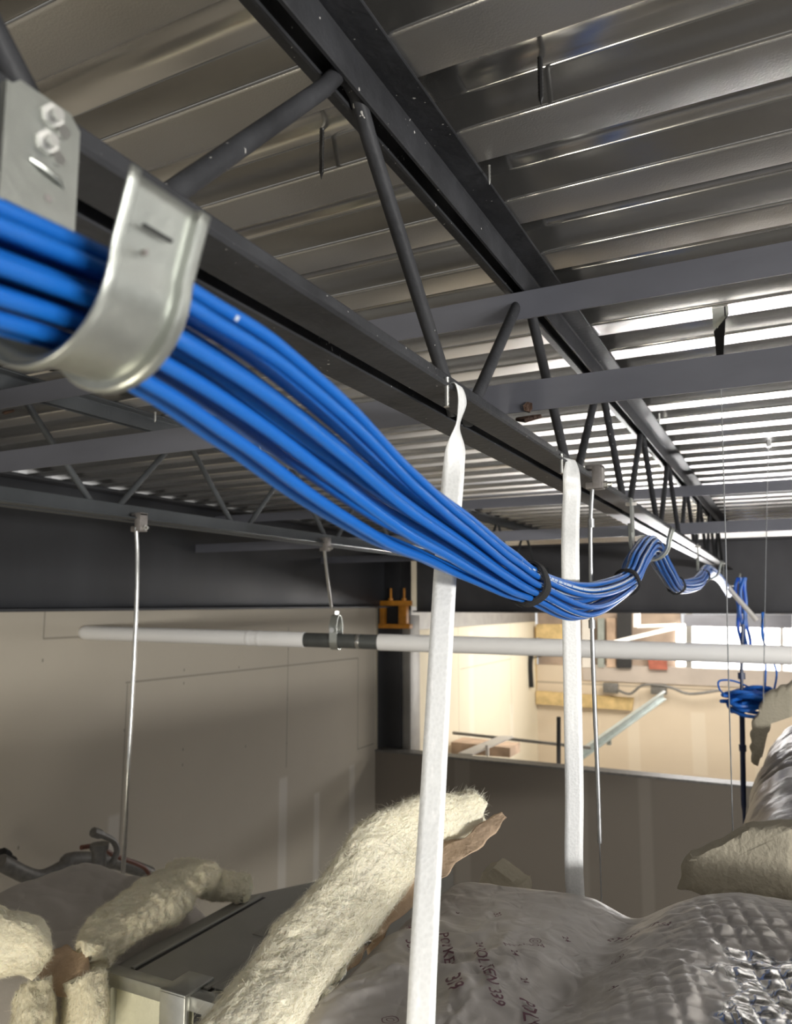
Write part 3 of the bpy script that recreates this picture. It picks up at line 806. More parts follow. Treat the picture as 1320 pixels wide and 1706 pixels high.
def band(name, pts, wdt, tk, parent):
    mb = MB(); vs = []
    n = len(pts)
    for i in range(n):
        a, b = pts[max(i - 1, 0)], pts[min(i + 1, n - 1)]
        d = Vector((b[0] - a[0], b[1] - a[1])).normalized(); nn = (-d.y, d.x)
        for sgn in (-1, 1):
            for o_ in (0, tk):
                vs.append(ck + Wv * (pts[i][0] + nn[0] * o_) + U * (pts[i][1] + nn[1] * o_) + PD * sgn * wdt / 2)
    fs = []
    for i in range(n - 1):
        a, b = i * 4, (i + 1) * 4
        fs += [(a, a + 1, b + 1, b), (a + 2, a + 3, b + 3, b + 2), (a, a + 2, b + 2, b), (a + 1, a + 3, b + 3, b + 1)]
    fs += [(0, 1, 3, 2), tuple((n - 1) * 4 + k for k in (0, 1, 3, 2))]
    mb.add(vs, fs); return mb.build(name, M['galv'], parent)
rr = R0 * 1.05
band('lower_band', [(rr, .05)] + [(rr * math.cos(a), rr * math.sin(a)) for a in [-PI * i / 16 for i in range(17)]] + [(-rr, .05)], .034, .003, t)
band('yoke', [(rr * 1.1, .035), (rr * 1.15, .06), (rr * .9, .085), (rr * .45, .105), (0, .108), (-rr * .45, .105), (-rr * .9, .085), (-rr * 1.15, .06), (-rr * 1.1, .035)], .034, .003, t)
mb = MB(); mb.tube([ck + Wv * rr * 1.5 + U * .046, ck - Wv * rr * 1.5 + U * .046], .006, 8)
hexnut(mb, ck - Wv * rr * 1.3 + U * .046, -Wv, .012, .010); hexnut(mb, ck + Wv * rr * 1.3 + U * .046, Wv, .012, .010); mb.build('cross_bolt', M['zinc'], t)
mb = MB(); hexnut(mb, ck + U * .111, U, .012, .012); mb.build('nut', M['zinc'], t)

# ceiling hanger clips and fine wires on the right
t = thing('ceiling_clip', 'pointed sheet metal hanger clip on the deck above the right bridging', 'clip')
cx_, cy_ = -.083, 1.50
mb = MB(); mb.add([(cx_ - .010, cy_, .549), (cx_ + .018, cy_, .549), (cx_ + .018, cy_, .535), (cx_ - .002, cy_ - .004, .508), (cx_ - .010, cy_, .515)], [(0, 1, 2, 3, 4)])
o = mb.build('tab', M['galv'], t, smooth=False); s = o.modifiers.new('t', 'SOLIDIFY'); s.thickness = .0012
mb = MB(); mb.add([(cx_ + .018, cy_, .535), (cx_ + .012, cy_ - .012, .52), (cx_ + .004, cy_ - .004, .44), (cx_ - .006, cy_, .44), (cx_ - .009, cy_, .505)], [(0, 1, 2, 3, 4)])
o = mb.build('blade', M['screw'], t, smooth=False); s = o.modifiers.new('t', 'SOLIDIFY'); s.thickness = .0015
mb = MB(); mb.tube([(cx_ + .012, cy_, .549), (cx_ + .012, cy_, .525)], .002, 6); mb.build('pin', M['screw'], t)
mb = MB(); mb.tube(spline([(cx_ - .001, cy_, .445), (-0.0900, 1.5000, 0.1130), (-0.0960, 1.5000, -0.1010), (-0.1030, 1.5000, -0.4280)], 6), .0011, 6)
tag(mb.build('hanger_wire', M['rod']), 'fine pale wire hanging from the pointed deck clip on the right', 'wire')
mb = MB(); mb.tube(spline([(-0.0200, 2.7500, 0.5280), (-0.0440, 2.7500, 0.2030), (-0.0790, 2.7500, -0.3130)], 6), .0013, 6)
mb.tube([(-0.0200, 2.7500, 0.5320), (-0.0210, 2.7500, 0.5080)], .008, 6)
tag(mb.build('hanger_wire', M['rod']), 'fine wire hanging farther right near the picture edge', 'wire')

# ------------------------------------------------------------------ far things on the right
mb = MB(); pth = spline([(-0.2930, 4.2000, 0.1300), (-0.2230, 4.2000, 0.0150), (-0.1280, 4.2000, -0.0880), (0.0200, 4.2000, -0.1810)], 5); mb.tube([(-0.2980, 4.2000, 0.1420), (-0.2090, 4.2000, 0.0210), (-0.1280, 4.2000, -0.0850)], .012, 8)
tag(mb.build('conduit', M['whitemetal']), 'pale slanting conduit below the farthest cable hooks', 'conduit')
for k, (dx, dy) in enumerate(((0, 0), (6, 3), (-4, 5), (3, -2))):
    mb = MB(); mb.tube(spline([(-0.1920, 4.3000, 0.1310), (-0.2070, 4.3000, 0.0460), (-0.2020, 4.3000, -0.0760), (-0.1970, 4.3000, -0.2110)], 5), .008, 8)
    for i, v in enumerate(mb.v): mb.v[i] = (v[0] + dx * .004 + .006 * math.sin(v[2] * 30 + k), v[1] + dy * .004, v[2])
    tag(mb.build('network_cable', M['cable_plain']), 'blue network cable in the loose bunch hanging below the farthest hook', 'cable', 'blue cables hanging below the farthest hook')
mb = MB(); mb.tube(spline([(-0.1470, 3.2000, -0.0790), (-0.1590, 3.2000, -0.2350), (-0.1660, 3.2000, -0.4120), (-0.1710, 3.2000, -0.5650), (-0.1760, 3.2000, -0.7160), (-0.1770, 3.2000, -0.8060)], 5), [.006 + .0035 * (1 if 8 < i < 22 else 0) for i in range(26)], 8)
for p in ((-0.1610, 3.2000, -0.2710), (-0.1700, 3.2000, -0.5350)): mb.tube([Vector(p) + Vector((0, 0, .012)), Vector(p) - Vector((0, 0, .012))], .013, 8)
tag(mb.build('black_cable', M['navy']), 'dark thick cable hanging straight down in front of the far partition', 'cable')
t = thing('cable_coil', 'crumpled blue coil of spare cable hanging beside the wrapped duct on the right', 'cable coil')
rnd = random.Random(3)
c0 = Vector((-0.1360, 3.2000, -0.3580))
for k in range(16):
    mb = MB(); a0 = rnd.uniform(0, 6); rx = rnd.uniform(.05, .10); rz = rnd.uniform(.018, .045); oy = rnd.uniform(-.03, .03); ox = rnd.uniform(-.02, .03); oz = rnd.uniform(-.02, .02)
    pts = [c0 + Vector((ox + rx * math.cos(a), oy + .03 * math.sin(2 * a + a0), oz + rz * math.sin(a + a0 * .3) - .25 * rx * math.cos(a))) for a in [2 * PI * i / 24 for i in range(25)]]
    mb.tube(pts, .007, 7); mb.build('loop', M['cable_plain'], t)
mb = MB(); mb.tube(spline([(-0.1470, 3.2000, -0.3720), (-0.2280, 3.2000, -0.3390), (-0.2410, 3.2000, -0.2950), (-0.1850, 3.2000, -0.2920), (-0.1100, 3.2000, -0.3260)], 6), .0035, 6); mb.build('loose_loop', M['cable_plain'], t)
mb = MB(); mb.tube(spline([(-0.0840, 3.2000, -0.3200), (-0.0760, 3.2000, -0.2110), (-0.0800, 3.2000, -0.1220), (-0.0790, 3.2000, -0.0340)], 6), .0035, 6); mb.build('hanging_lead', M['cable_plain'], t)
mb = MB(); mb.tube(spline([(-0.0540, 3.2000, -0.3190), (-0.0420, 3.2000, -0.2530), (-0.0610, 3.2000, -0.1880), (-0.0840, 3.2000, -0.1220), (-0.0750, 3.2000, -0.0330)], 6), .0035, 6); mb.build('hanging_lead', M['cable_plain'], t)

# far room: window, clutter, studs
def slab(name, pts, d, m, label, cat, group=None):
    # pts: outline corners (x, y, z) on one upright plane; d: real thickness away from the viewer
    mb = MB(); n = len(pts)
    vs = [Vector(p) for p in pts] + [Vector(p) + Vector((0, d, 0)) for p in pts]
    mb.add(vs, [tuple(range(n)), tuple(range(2 * n - 1, n - 1, -1))] + [(i, (i + 1) % n, n + (i + 1) % n, n + i) for i in range(n)])
    o = mb.build(name, m, smooth=False)
    return tag(o, label, cat, group) if label else o
win = bpy.data.objects.new('window_1', None); COL.objects.link(win); tag(win, kind='structure')
slab('pane', [(-1.0330, 10.0000, -0.2530), (0.2080, 10.0000, -0.2790), (0.1800, 10.0000, -0.7720), (-1.0550, 10.0000, -0.7770)], .02, M['window'], None, None).parent = win
slab('mullion', [(-1.0840, 9.9600, -0.1090), (-1.0160, 9.9600, -0.1080), (-1.0450, 9.9600, -0.7950), (-1.1130, 9.9600, -0.7980)], .08, M['greytrim'], None, None).parent = win
slab('mullion', [(-0.0590, 9.9600, -0.1030), (-0.0220, 9.9600, -0.1030), (-0.0590, 9.9600, -0.7980), (-0.0960, 9.9600, -0.8000)], .08, M['whitemetal'], None, None).parent = win
slab('pane', [(-1.2050, 10.0000, -0.2550), (-1.0880, 10.0000, -0.2540), (-1.1090, 10.0000, -0.7580), (-1.2260, 10.0000, -0.7620)], .02, M['window'], None, None).parent = win
# upper back wall with the opening left free
wu = mat('upper_back_wall', (0.42, 0.33, 0.26), 0.8, 0, 0.3, 3)
def wall_quad(x0, x1):
    return struct_box('wall_back', (x0, YW + .09, -.80), (x1, YW + .16, .5), wu)
wall_quad(-2.96, -1.16)
wall_quad(.22, 3.5)
struct_box('wall_back', (-1.16, YW + .09, -.10), (.22, YW + .16, .5), wu)
slab('header_beam', [(-1.0220, 9.2000, -0.1270), (0.0580, 9.2000, -0.1200), (0.0500, 9.2000, -0.2650), (-1.0270, 9.2000, -0.2540)], .1, M['bridge'], 'blue-grey steel header above the bright far window', 'beam')
slab('wall_batt', [(-3.1960, 9.9000, -0.3170), (-2.9420, 9.9000, -0.3130), (-2.9600, 9.9000, -1.1250), (-3.2120, 9.9000, -1.1380)], .05, M['batt'], 'tan insulation strip upright in the corner of the far room', 'insulation')
slab('wall_batt', [(-2.9120, 9.8000, -0.2710), (-2.5020, 9.8000, -0.2660), (-2.5080, 9.8000, -0.4780), (-2.9150, 9.8000, -0.4410)], .05, M['batt'], 'tan insulation patch above the pipe left of the farther strap', 'insulation')
slab('wall_batt', [(-2.9460, 9.8500, -1.1270), (-1.7180, 9.8500, -1.1520), (-1.7440, 9.8500, -1.3040), (-2.9490, 9.8500, -1.2950)], .05, M['batt'], 'long tan insulation block on the far wall behind the farther strap', 'insulation')
def far_panel(q, mm, lb, d=.05, cat='panel', nm='wall_panel'): return slab(nm, q, d, M[mm], lb, cat)
far_panel([(-2.3320, 9.9000, -0.1910), (-2.2260, 9.9000, -0.1900), (-2.2440, 9.9000, -0.8070), (-2.3500, 9.9000, -0.8110)], 'whitemetal', 'narrow pale panel edge behind the threaded rod in the far room')
far_panel([(-2.1350, 9.9000, -0.1890), (-2.0520, 9.9000, -0.1880), (-2.0720, 9.9000, -0.8010), (-2.1540, 9.9000, -0.8040)], 'stud', 'narrow grey metal stud just right of the rod in the far room', nm='metal_stud', cat='stud')
far_panel([(-2.0220, 9.9000, -0.1880), (-1.9110, 9.9000, -0.1870), (-1.9310, 9.9000, -0.7950), (-2.0420, 9.9000, -0.7990)], 'pinkboard', 'narrow tan board beside the grey stud in the far room')
far_panel([(-1.8840, 9.8500, -0.1120), (-1.7090, 9.8500, -0.1110), (-1.7330, 9.8500, -0.7920), (-1.9070, 9.8500, -0.7980)], 'blackpaint', 'dark upright panel in the far room above the header')
far_panel([(-1.5410, 9.8500, -0.5830), (-1.3180, 9.8500, -0.5980), (-1.3120, 9.8500, -0.7970), (-1.5210, 9.8500, -0.7980)], 'redbrown', 'red-brown board lying above the header of the far wall')
far_panel([(-1.5340, 9.0000, -0.0670), (-1.4690, 9.0000, -0.0670), (-1.4760, 9.0000, -0.2680), (-1.5420, 9.0000, -0.2690)], 'whitemetal', 'short pale post under the far beam', nm='metal_post', cat='post')
mb = MB(); mb.tube([(-1.4350, 8.6000, -0.2500), (-1.0310, 8.6000, -0.2320)], .02, 8); tag(mb.build('metal_rail', M['whitemetal']), 'short level pale rail in the far room', 'rail')
mb = MB(); mb.prism([(-.03, -.02), (.03, -.02), (.03, .02), (-.03, .02)], (-1.6350, 8.3000, -0.4070), (-0.9150, 8.3000, -0.2230), ((0, 1, 0), (0, 0, 1)))
tag(mb.build('metal_rail', M['whitemetal'], smooth=False), 'slanting pale rail rising towards the far window', 'rail')
t = thing('metal_channel', 'pale green galvanised channel leaning up the far wall', 'channel')
mb = MB(); mb.prism([(-.045, -.03), (.045, -.03), (.045, .03), (.035, .03), (.035, -.02), (-.035, -.02), (-.035, .03), (-.045, .03)], (-1.7770, 7.2000, -1.4030), (-1.2350, 9.0000, -1.0020), ((0, 0, 1), (0.6, -0.8, 0)))
mb.build('channel_body', M['stud'], t, smooth=False)
mb = MB(); mb.box(Vector((-1.6080, 7.8000, -1.3220)) - Vector((.02, .02, .05)), Vector((-1.6080, 7.8000, -1.3220)) + Vector((.02, .02, .01))); mb.build('clip', M['stud'], t, smooth=False)
mb = MB(); mb.tube([(-2.7540, 6.6000, -1.1680), (-1.5110, 6.6000, -1.1980)], .014, 8); tag(mb.build('metal_rail', M['greytrim']), 'dark grey level rail seen above the partition', 'rail')
mb = MB(); mb.prism([(-.06, -.012), (.06, -.012), (.06, .0), (-.06, .0)], (-2.3990, 6.0000, -1.2170), (-2.2420, 6.6000, -1.1560), ((1, 0, 0), (0, 0, 1)))
mb.box(Vector((-2.2800, 6.2000, -1.1920)) - Vector((.012, .012, .07)), Vector((-2.2800, 6.2000, -1.1920)) + Vector((.012, .012, .02)))
tag(mb.build('metal_track', M['whitemetal'], smooth=False), 'short pale metal track piece resting on the partition edge', 'track')
slab('ceiling_tile', [(-2.8990, 6.9000, -1.3060), (-2.3170, 6.9000, -1.3130), (-2.3190, 6.9000, -1.3990), (-2.9000, 6.9000, -1.4110)], .3, M['pinkboard'], 'brownish board just above the partition between the straps', 'board')
mb = MB(); mb.tube([(-1.5490, 5.7500, -0.8380), (-1.5610, 5.7500, -1.2960)], .016, 8); tag(mb.build('threaded_rod', M['screw']), 'short black rod standing behind the partition left of the farther strap', 'rod')
for p, q, lb in (((-3.4000, 8.2000, -0.7390), (-3.2250, 8.2000, -0.7320), 'small dark stub on the far cream wall beside the nearer strap'), ((-3.2350, 9.4000, -0.8590), (-3.0450, 9.4000, -0.8440), 'small dark stub near the corner of the far cream wall')):
    mb = MB(); mb.tube([p, q], .02, 8); tag(mb.build('pipe_stub', M['pipegrey']), lb, 'pipe stub')
for p, lb in (((-1.9780, 9.8000, -1.0380), 'left junction box on the far wall'), ((-1.4110, 9.8000, -1.0240), 'right junction box on the far wall')):
    mb = MB(); c = Vector(p); mb.box(c - Vector((.09, .04, .06)), c + Vector((.09, .04, .06)), bev=.01)
    tag(mb.build('junction_box', M['conduit']), lb, 'junction box')
mb = MB(); mb.tube(spline([(-1.8820, 9.7500, -1.0570), (-1.7410, 9.7500, -1.0930), (-1.5960, 9.7500, -0.9860), (-1.4220, 9.7500, -0.9710), (-1.2530, 9.7500, -0.9980), (-1.0550, 9.7500, -1.0570), (-0.7260, 9.7500, -0.9990)], 5), .016, 7)
tag(mb.build('flexible_conduit', M['conduit']), 'wavy grey flexible conduit between the far junction boxes', 'conduit')
mb = MB(); mb.tube(spline([(-2.8980, 9.6000, -0.5690), (-2.9340, 9.6000, -0.7580), (-2.9240, 9.6000, -1.0570)], 5), .03, 7); tag(mb.build('black_cable', M['black']), 'black vertical cable in the corner of the far room', 'cable')
mb = MB(); mb.tube(spline([(-3.3030, 9.6000, -0.8780), (-3.0860, 9.6000, -0.8460), (-2.9250, 9.6000, -0.7050), (-2.7680, 9.6000, -0.6550), (-2.6110, 9.6000, -0.5610)], 5), .008, 6); tag(mb.build('black_cable', M['black']), 'thin dark cable curving off the far cream wall', 'cable')
for a, b, c_, d_, mm, lb in (((-0.7750, 6.9000, -1.4220), (-0.6060, 6.9000, -1.4240), (-0.6070, 6.9000, -1.4520), (-0.7770, 6.9000, -1.4500), 'lampwhite', 'lit white lamp strip just above the partition on the right'),
                             ((-0.5740, 6.9000, -1.4250), (-0.2750, 6.9000, -1.4230), (-0.2760, 6.9000, -1.4550), (-0.5760, 6.9000, -1.4580), 'lampwarm', 'lit yellowish lamp strip right of the white one')):
    t = thing('strip_lamp', lb, 'lamp')
    slab('tube', [a, b, c_, d_], .04, M[mm], None, None).parent = t
    q = [Vector(v) + Vector((0, .042, -.03)) for v in (a, b, c_, d_)]
    slab('housing', q, .05, M['whitemetal'], None, None).parent = t

# services against the left wall, half hidden behind the wrapped duct
mb = MB(); mb.tube(spline([(-2.7000, 2.0270, -0.9700), (-2.7000, 2.1900, -1.0760), (-2.7000, 2.3180, -1.0750), (-2.7000, 2.3610, -1.0560), (-2.7000, 2.5900, -1.1310), (-2.7000, 2.8110, -1.2450)], 5), .030, 10)
tag(mb.build('conduit', M['conduit']), 'thick grey conduit running low along the left wall', 'conduit')
mb = MB(); mb.tube(spline([(-2.4000, 2.1910, -0.8650), (-2.4000, 2.2510, -0.8960), (-2.4000, 2.2980, -0.9300), (-2.4000, 2.3150, -0.9730), (-2.4000, 2.2870, -1.0100)], 5), [.018] * 4 + [.012] * 17, 8)
tag(mb.build('flexible_conduit', M['conduit']), 'curved flexible conduit end sticking up by the left wall', 'conduit')
mb = MB(); mb.tube(spline([(-2.5000, 2.2270, -0.9450), (-2.5000, 2.3160, -0.9640), (-2.5000, 2.3960, -1.0210), (-2.5000, 2.4790, -1.0660), (-2.5000, 2.5660, -1.1180), (-2.5000, 2.6110, -1.1730)], 5), .009, 8)
tag(mb.build('cable', M['redwire']), 'dull red cable arching behind the wrapped duct by the left wall', 'cable')
t = thing('pipe_fitting', 'grey pipe fitting sticking up beside the long rod', 'fitting')
c = Vector((-2.4500, 2.2720, -0.9860)); MB().tube([c - Vector((0, 0, .08)), c + Vector((0, 0, .04))], .028, 12).build('body', M['conduit'], t)
MB().tube([c + Vector((0, 0, .03)), c + Vector((0, 0, .05))], .036, 12).build('collar', M['conduit'], t)
mb = MB(); mb.tube(spline([(-2.7500, 2.0630, -0.9630), (-2.7500, 2.0890, -0.9820), (-2.7500, 2.1220, -1.0050)], 4), [.03] * 5 + [.02] * 4, 8)
tag(mb.build('pipe_stub', M['black']), 'short black stub at the left picture edge above the conduit', 'pipe stub')

# ------------------------------------------------------------------ rectangular duct
t = thing('rectangular_duct', 'bare sheet metal duct with folded seams on top and a bright end flange', 'duct')
ZD = -.70
poly = [(-1.20, 1.165), (-.56, 1.165), (-.62, 1.50), (-.86, 2.05), (-1.08, 1.76), (-1.20, 1.56)]
mb = MB(); n = len(poly)
mb.add([(x, y, ZD) for x, y in poly] + [(x, y, -1.15) for x, y in poly], [tuple(range(n)), tuple(range(2 * n - 1, n - 1, -1))] + [(i, (i + 1) % n, n + (i + 1) % n, n + i) for i in range(n)])
mb.build('duct_body', M['ductmetal'], t, smooth=False)
for x0 in (-1.165, -.985, -.87):
    mb = MB(); mb.box((x0, 1.17, ZD), (x0 + .010, 1.58 if x0 < -1.1 else 1.8, ZD + .005), bev=.0015); mb.build('standing_seam', M['ductmetal'], t)
    mb = MB(); mb.box((x0 + .010, 1.17, ZD - .001), (x0 + .017, 1.58 if x0 < -1.1 else 1.8, ZD + .0006)); mb.build('seam_gap', M['screw'], t, smooth=False)
mb = MB(); mb.box((-.985, 1.18, ZD + .0006), (-.93, 1.85, ZD + .004), bev=.0015); mb.build('cross_rib', M['ductmetal'], t)
mb = MB(); mb.box((-1.05, 1.40, ZD + .0005), (-1.02, 1.55, ZD + .0018), bev=.0005); mb.build('stamped_mark', M['ductmetal'], t)
# end flange: bright angle frame, lining behind it, drive cleat
mb = MB(); mb.box((-1.205, 1.135, ZD - .022), (-.56, 1.166, ZD + .004), bev=.003); mb.build('top_flange', M['flange'], t)
mb = MB(); mb.box((-1.205, 1.135, -1.12), (-1.178, 1.166, ZD - .022), bev=.003); mb.build('side_flange', M['flange'], t)
mb = MB(); mb.box((-1.178, 1.150, -1.12), (-.56, 1.164, ZD - .022)); mb.build('end_lining', M['duct_liner'], t, smooth=False)
mb = MB(); mb.box((-1.045, 1.122, -1.0), (-.985, 1.136, ZD + .010), bev=.003); mb.box((-1.045, 1.122, ZD + .004), (-.985, 1.20, ZD + .010), bev=.002); mb.build('drive_cleat', M['flange'], t)
mb = MB(); mb.box((-.980, 1.140, -1.0), (-.965, 1.150, ZD - .022)); mb.build('corner_gap', M['screw'], t, smooth=False)
mb = MB(); mb.box((-.965, 1.142, -1.0), (-.56, 1.152, ZD - .024), bev=.001); mb.build('end_plate', M['flange'], t)

# ------------------------------------------------------------------ wrapped ducts
def fbm(p, H, o): return noise.fractal(p, H, 2.0, o, noise_basis='PERLIN_ORIGINAL')
def ridge(p, s): return abs(noise.noise(Vector(p) * s))
def sstep(a, b, x):
    if a == b: return 0.0
    t_ = max(0, min(1, (x - a) / (b - a))); return t_ * t_ * (3 - 2 * t_)

def drape(name, x0, x1, y0, y1, nx, ny, fn, bottom, m, label, cat):
    mb = MB(); vs = []
    for i in range(nx + 1):
        for j in range(ny + 1):
            x = x0 + (x1 - x0) * i / nx; y = y0 + (y1 - y0) * j / ny
            vs.append((*fn(x, y),))
    N_ = (nx + 1) * (ny + 1)
    ring = [i * (ny + 1) for i in range(nx + 1)] + [nx * (ny + 1) + j for j in range(1, ny + 1)] + [i * (ny + 1) + ny for i in range(nx - 1, -1, -1)] + [j for j in range(ny - 1, 0, -1)]
    fs = [(i * (ny + 1) + j, (i + 1) * (ny + 1) + j, (i + 1) * (ny + 1) + j + 1, i * (ny + 1) + j + 1) for i in range(nx) for j in range(ny)]
    for k in ring: vs.append((vs[k][0], vs[k][1], bottom))
    R = len(ring)
    for k in range(R):
        fs.append((ring[k], ring[(k + 1) % R], N_ + (k + 1) % R, N_ + k))
    fs.append(tuple(N_ + k for k in range(R)))
    mb.add(vs, fs)
    return tag(mb.build(name, m, autosmooth=None), label, cat)

# height of the foil duct's top
FX0, FX1, FY0, FY1 = -.64, .75, .42, 1.36
def foil_h(x, y):
    z = -.468
    # second, taller lump on the right beyond a valley
    v = sstep(-.235, -.06, x + (1.36 - y) * .10)
    z += v * .058
    z -= .020 * math.exp(-((x + .215 + (1.36 - y) * .12) / .045) ** 2)
    z += .016 * math.sin((x + .6) * 5.0) * (1 - v)
    # falls off to its edges
    e = sstep(0, .17, x - FX0); z -= .26 * (1 - e) ** 2.2
    e = sstep(0, .16, FY1 - y); z -= .20 * (1 - e) ** 3
    e = sstep(0, .5, y - FY0); z -= .22 * (1 - e) ** 1.5
    # crumpled skin
    p = Vector((x, y, 0))
    q = p + Vector((noise.noise(p * 6), noise.noise(p * 6 + Vector((9, 3, 1))), 0)) * .05
    cr = .55 + .45 * noise.noise(p * 3.1 + Vector((4, 1, 0)))
    calm = sstep(.02, .14, FY1 - y - .06)
    w = (ridge(q, 8) * .036 + ridge(q + Vector((3, 7, 0)), 17) * .022 + ridge(q + Vector((1, 2, 5)), 37) * .009)
    z += (.022 - w) * cr * (.25 + .75 * calm) * (1 - v * .45)
    # quilted net pattern of the right lump
    a = (x * .9 + y * .25) * 140; b = (y * .95 - x * .18) * 140
    z += v * .0050 * (1 - max(abs(math.cos(a)) ** 9, abs(math.cos(b)) ** 9)) * calm * (.4 + .6 * abs(noise.noise(p * 7)) * 2)
    return z
def foil_fn(x, y):
    return (x, y, foil_h(x, y))
foil_o = drape('wrapped_duct', FX0, FX1, FY0, FY1, 420, 300, foil_fn, -1.0, M['foilquilt'], 'large crumpled foil-wrapped duct with purple printing, bottom right', 'duct')

def text_on(body, px, py, size, ang, parent, fn, lift=.0045):
    cu = bpy.data.curves.new('print', 'FONT'); cu.body = body; cu.size = size; cu.resolution_u = 2; cu.offset = size * .012
    ob = bpy.data.objects.new('print_tmp', cu); COL.objects.link(ob)
    bpy.context.view_layer.update()
    dg = bpy.context.evaluated_depsgraph_get()
    me = bpy.data.meshes.new_from_object(ob.evaluated_get(dg))
    bpy.data.objects.remove(ob)
    bm = bmesh.new(); bm.from_mesh(me)
    bmesh.ops.triangulate(bm, faces=bm.faces)
    for _ in range(2): bmesh.ops.subdivide_edges(bm, edges=[e for e in bm.edges if e.calc_length() > size * .12], cuts=1)
    bmesh.ops.triangulate(bm, faces=[f for f in bm.faces if len(f.verts) > 3])
    ca_, sa_ = math.cos(ang), math.sin(ang)
    for v in bm.verts:
        x = px + v.co.x * ca_ - v.co.y * sa_; y = py + v.co.x * sa_ + v.co.y * ca_
        v.co = Vector((x, y, fn(x, y) + lift))
    bm.to_mesh(me); bm.free()
    o = link('printed_text', me, M['ink'], parent, smooth=False)
    return o
def prt(body, px, size, dx=0.0, ang=-90):
    text_on(body, px[0], px[1], size, math.radians(ang), foil_o, foil_h)
for body, p, sz, an in (
    ('POLYKEN 339', (-0.3830, 0.9810, -0.4600), .021, -59), ('POLYKEN', (-0.3010, 0.9150, -0.4600), .025, -66), ('339', (-0.4810, 0.9800, -0.4700), .020, -54), ('24', (-0.4950, 1.0090, -0.4700), .012, -54),
    ('POLYKEN', (-0.4500, 1.0220, -0.4600), .019, -60), ('339', (-0.3880, 0.8990, -0.4600), .026, -60), ('24', (-0.3930, 1.0140, -0.4600), .013, -60), ('24', (-0.3380, 0.9960, -0.4600), .012, -58),
    ('24', (-0.3120, 0.9530, -0.4600), .012, -58), ('ET 339', (-0.2470, 1.1360, -0.4500), .018, -30), ('IT 33', (-0.1920, 1.1250, -0.4500), .017, -28), ('24', (-0.2970, 1.0910, -0.4600), .012, -50),
    ('33', (-0.4050, 1.1170, -0.4600), .014, -55), ('33', (-0.4580, 1.0990, -0.4600), .013, -55), ('POLYKEN', (-0.3100, 1.0440, -0.4600), .013, -140), ('II', (-0.2530, 0.9330, -0.4600), .014, -50), ('24', (-0.2040, 0.9310, -0.4600), .013, -40)):
    prt(body, p, sz, ang=an)
def ring_mark(px, r):
    mb = MB(); n = 28; vs = []
    for k in range(n):
        a = 2 * PI * k / n
        for q in (r, r * .88): x, y = px[0] + q * math.cos(a), px[1] + q * math.sin(a); vs.append((x, y, foil_h(x, y) + .0016))
    for k in range(n):
        a = 2 * PI * k / n
        for q in (r * .48, r * .38): x, y = px[0] + q * math.cos(a), px[1] + q * math.sin(a); vs.append((x, y, foil_h(x, y) + .0016))
    m2 = 2 * n
    mb.add(vs, [(2 * k, 2 * ((k + 1) % n), 2 * ((k + 1) % n) + 1, 2 * k + 1) for k in range(n)] + [(m2 + 2 * k, m2 + 2 * ((k + 1) % n), m2 + 2 * ((k + 1) % n) + 1, m2 + 2 * k + 1) for k in range(n)])
    mb.build('printed_mark', M['ink'], foil_o, smooth=False)
for p, r in (((-0.3240, 1.0570, -0.4600), .008), ((-0.2140, 1.0480, -0.4600), .008), ((-0.4240, 0.8250, -0.4700), .010)): ring_mark(p, r)

# wrapped duct at the lower left, soft cloth-like facing
def left_h(x, y):
    X0, X1, Y0, Y1 = -1.82, -1.21, .98, 1.60
    z = -.705
    e = sstep(0, .16, x - X0); z -= .20 * (1 - e) ** 2.5
    e = sstep(0, .30, X1 - x); z -= .05 * (1 - e) ** 2
    e = sstep(0, .10, Y1 - y); z -= .16 * (1 - e) ** 3
    e = sstep(0, .2, y - Y0); z -= .18 * (1 - e) ** 2
    z += .014 * math.sin(x * 7 + 1) + .020 * noise.noise(Vector((x * 4, y * 4, 0)))
    q = Vector((x * 5 + y * 2, y * 5, 2)); z += .018 * abs(noise.noise(q)) + .006 * abs(noise.noise(q * 3))
    return z
drape('wrapped_duct', -1.82, -1.21, .98, 1.60, 150, 150, lambda x, y: (x, y, left_h(x, y)), -1.2, M['wrapcloth'], 'smooth grey-wrapped duct at the lower left below the long rod', 'duct')

# wrapped round duct on the right running away
def rduct():
    mb = MB(); ny, na = 150, 120; vs = []
    for i in range(ny + 1):
        y = 1.62 + (3.45 - 1.62) * i / ny
        cx = .075 + (y - 1.62) * .040; cz = -.69; r = .255
        for k in range(na):
            a = 2 * PI * k / na
            p = Vector((math.cos(a) * 1.0, y * 2.2, math.sin(a) * 1.0))
            w = .010 * abs(noise.noise(p * 3)) + .004 * abs(noise.noise(p * 9)) + .014 * noise.noise(p)
            seamy = .008 * math.exp(-((y - 2.55 - .05 * math.sin(a * 3)) / .02) ** 2) + .010 * math.exp(-((y - 2.75 - .06 * math.sin(a * 2)) / .015) ** 2)
            rr_ = r + w - seamy
            vs.append((cx + rr_ * math.cos(a), y, cz + rr_ * math.sin(a)))
    fs = [(i * na + k, i * na + (k + 1) % na, (i + 1) * na + (k + 1) % na, (i + 1) * na + k) for i in range(ny) for k in range(na)]
    fs += [tuple(range(na))[::-1], tuple(range(ny * na, (ny + 1) * na))]
    mb.add(vs, fs)
    tag(mb.build('wrapped_duct', M['foildull'], autosmooth=None), 'round foil-wrapped duct running away at the right edge', 'duct')
rduct()

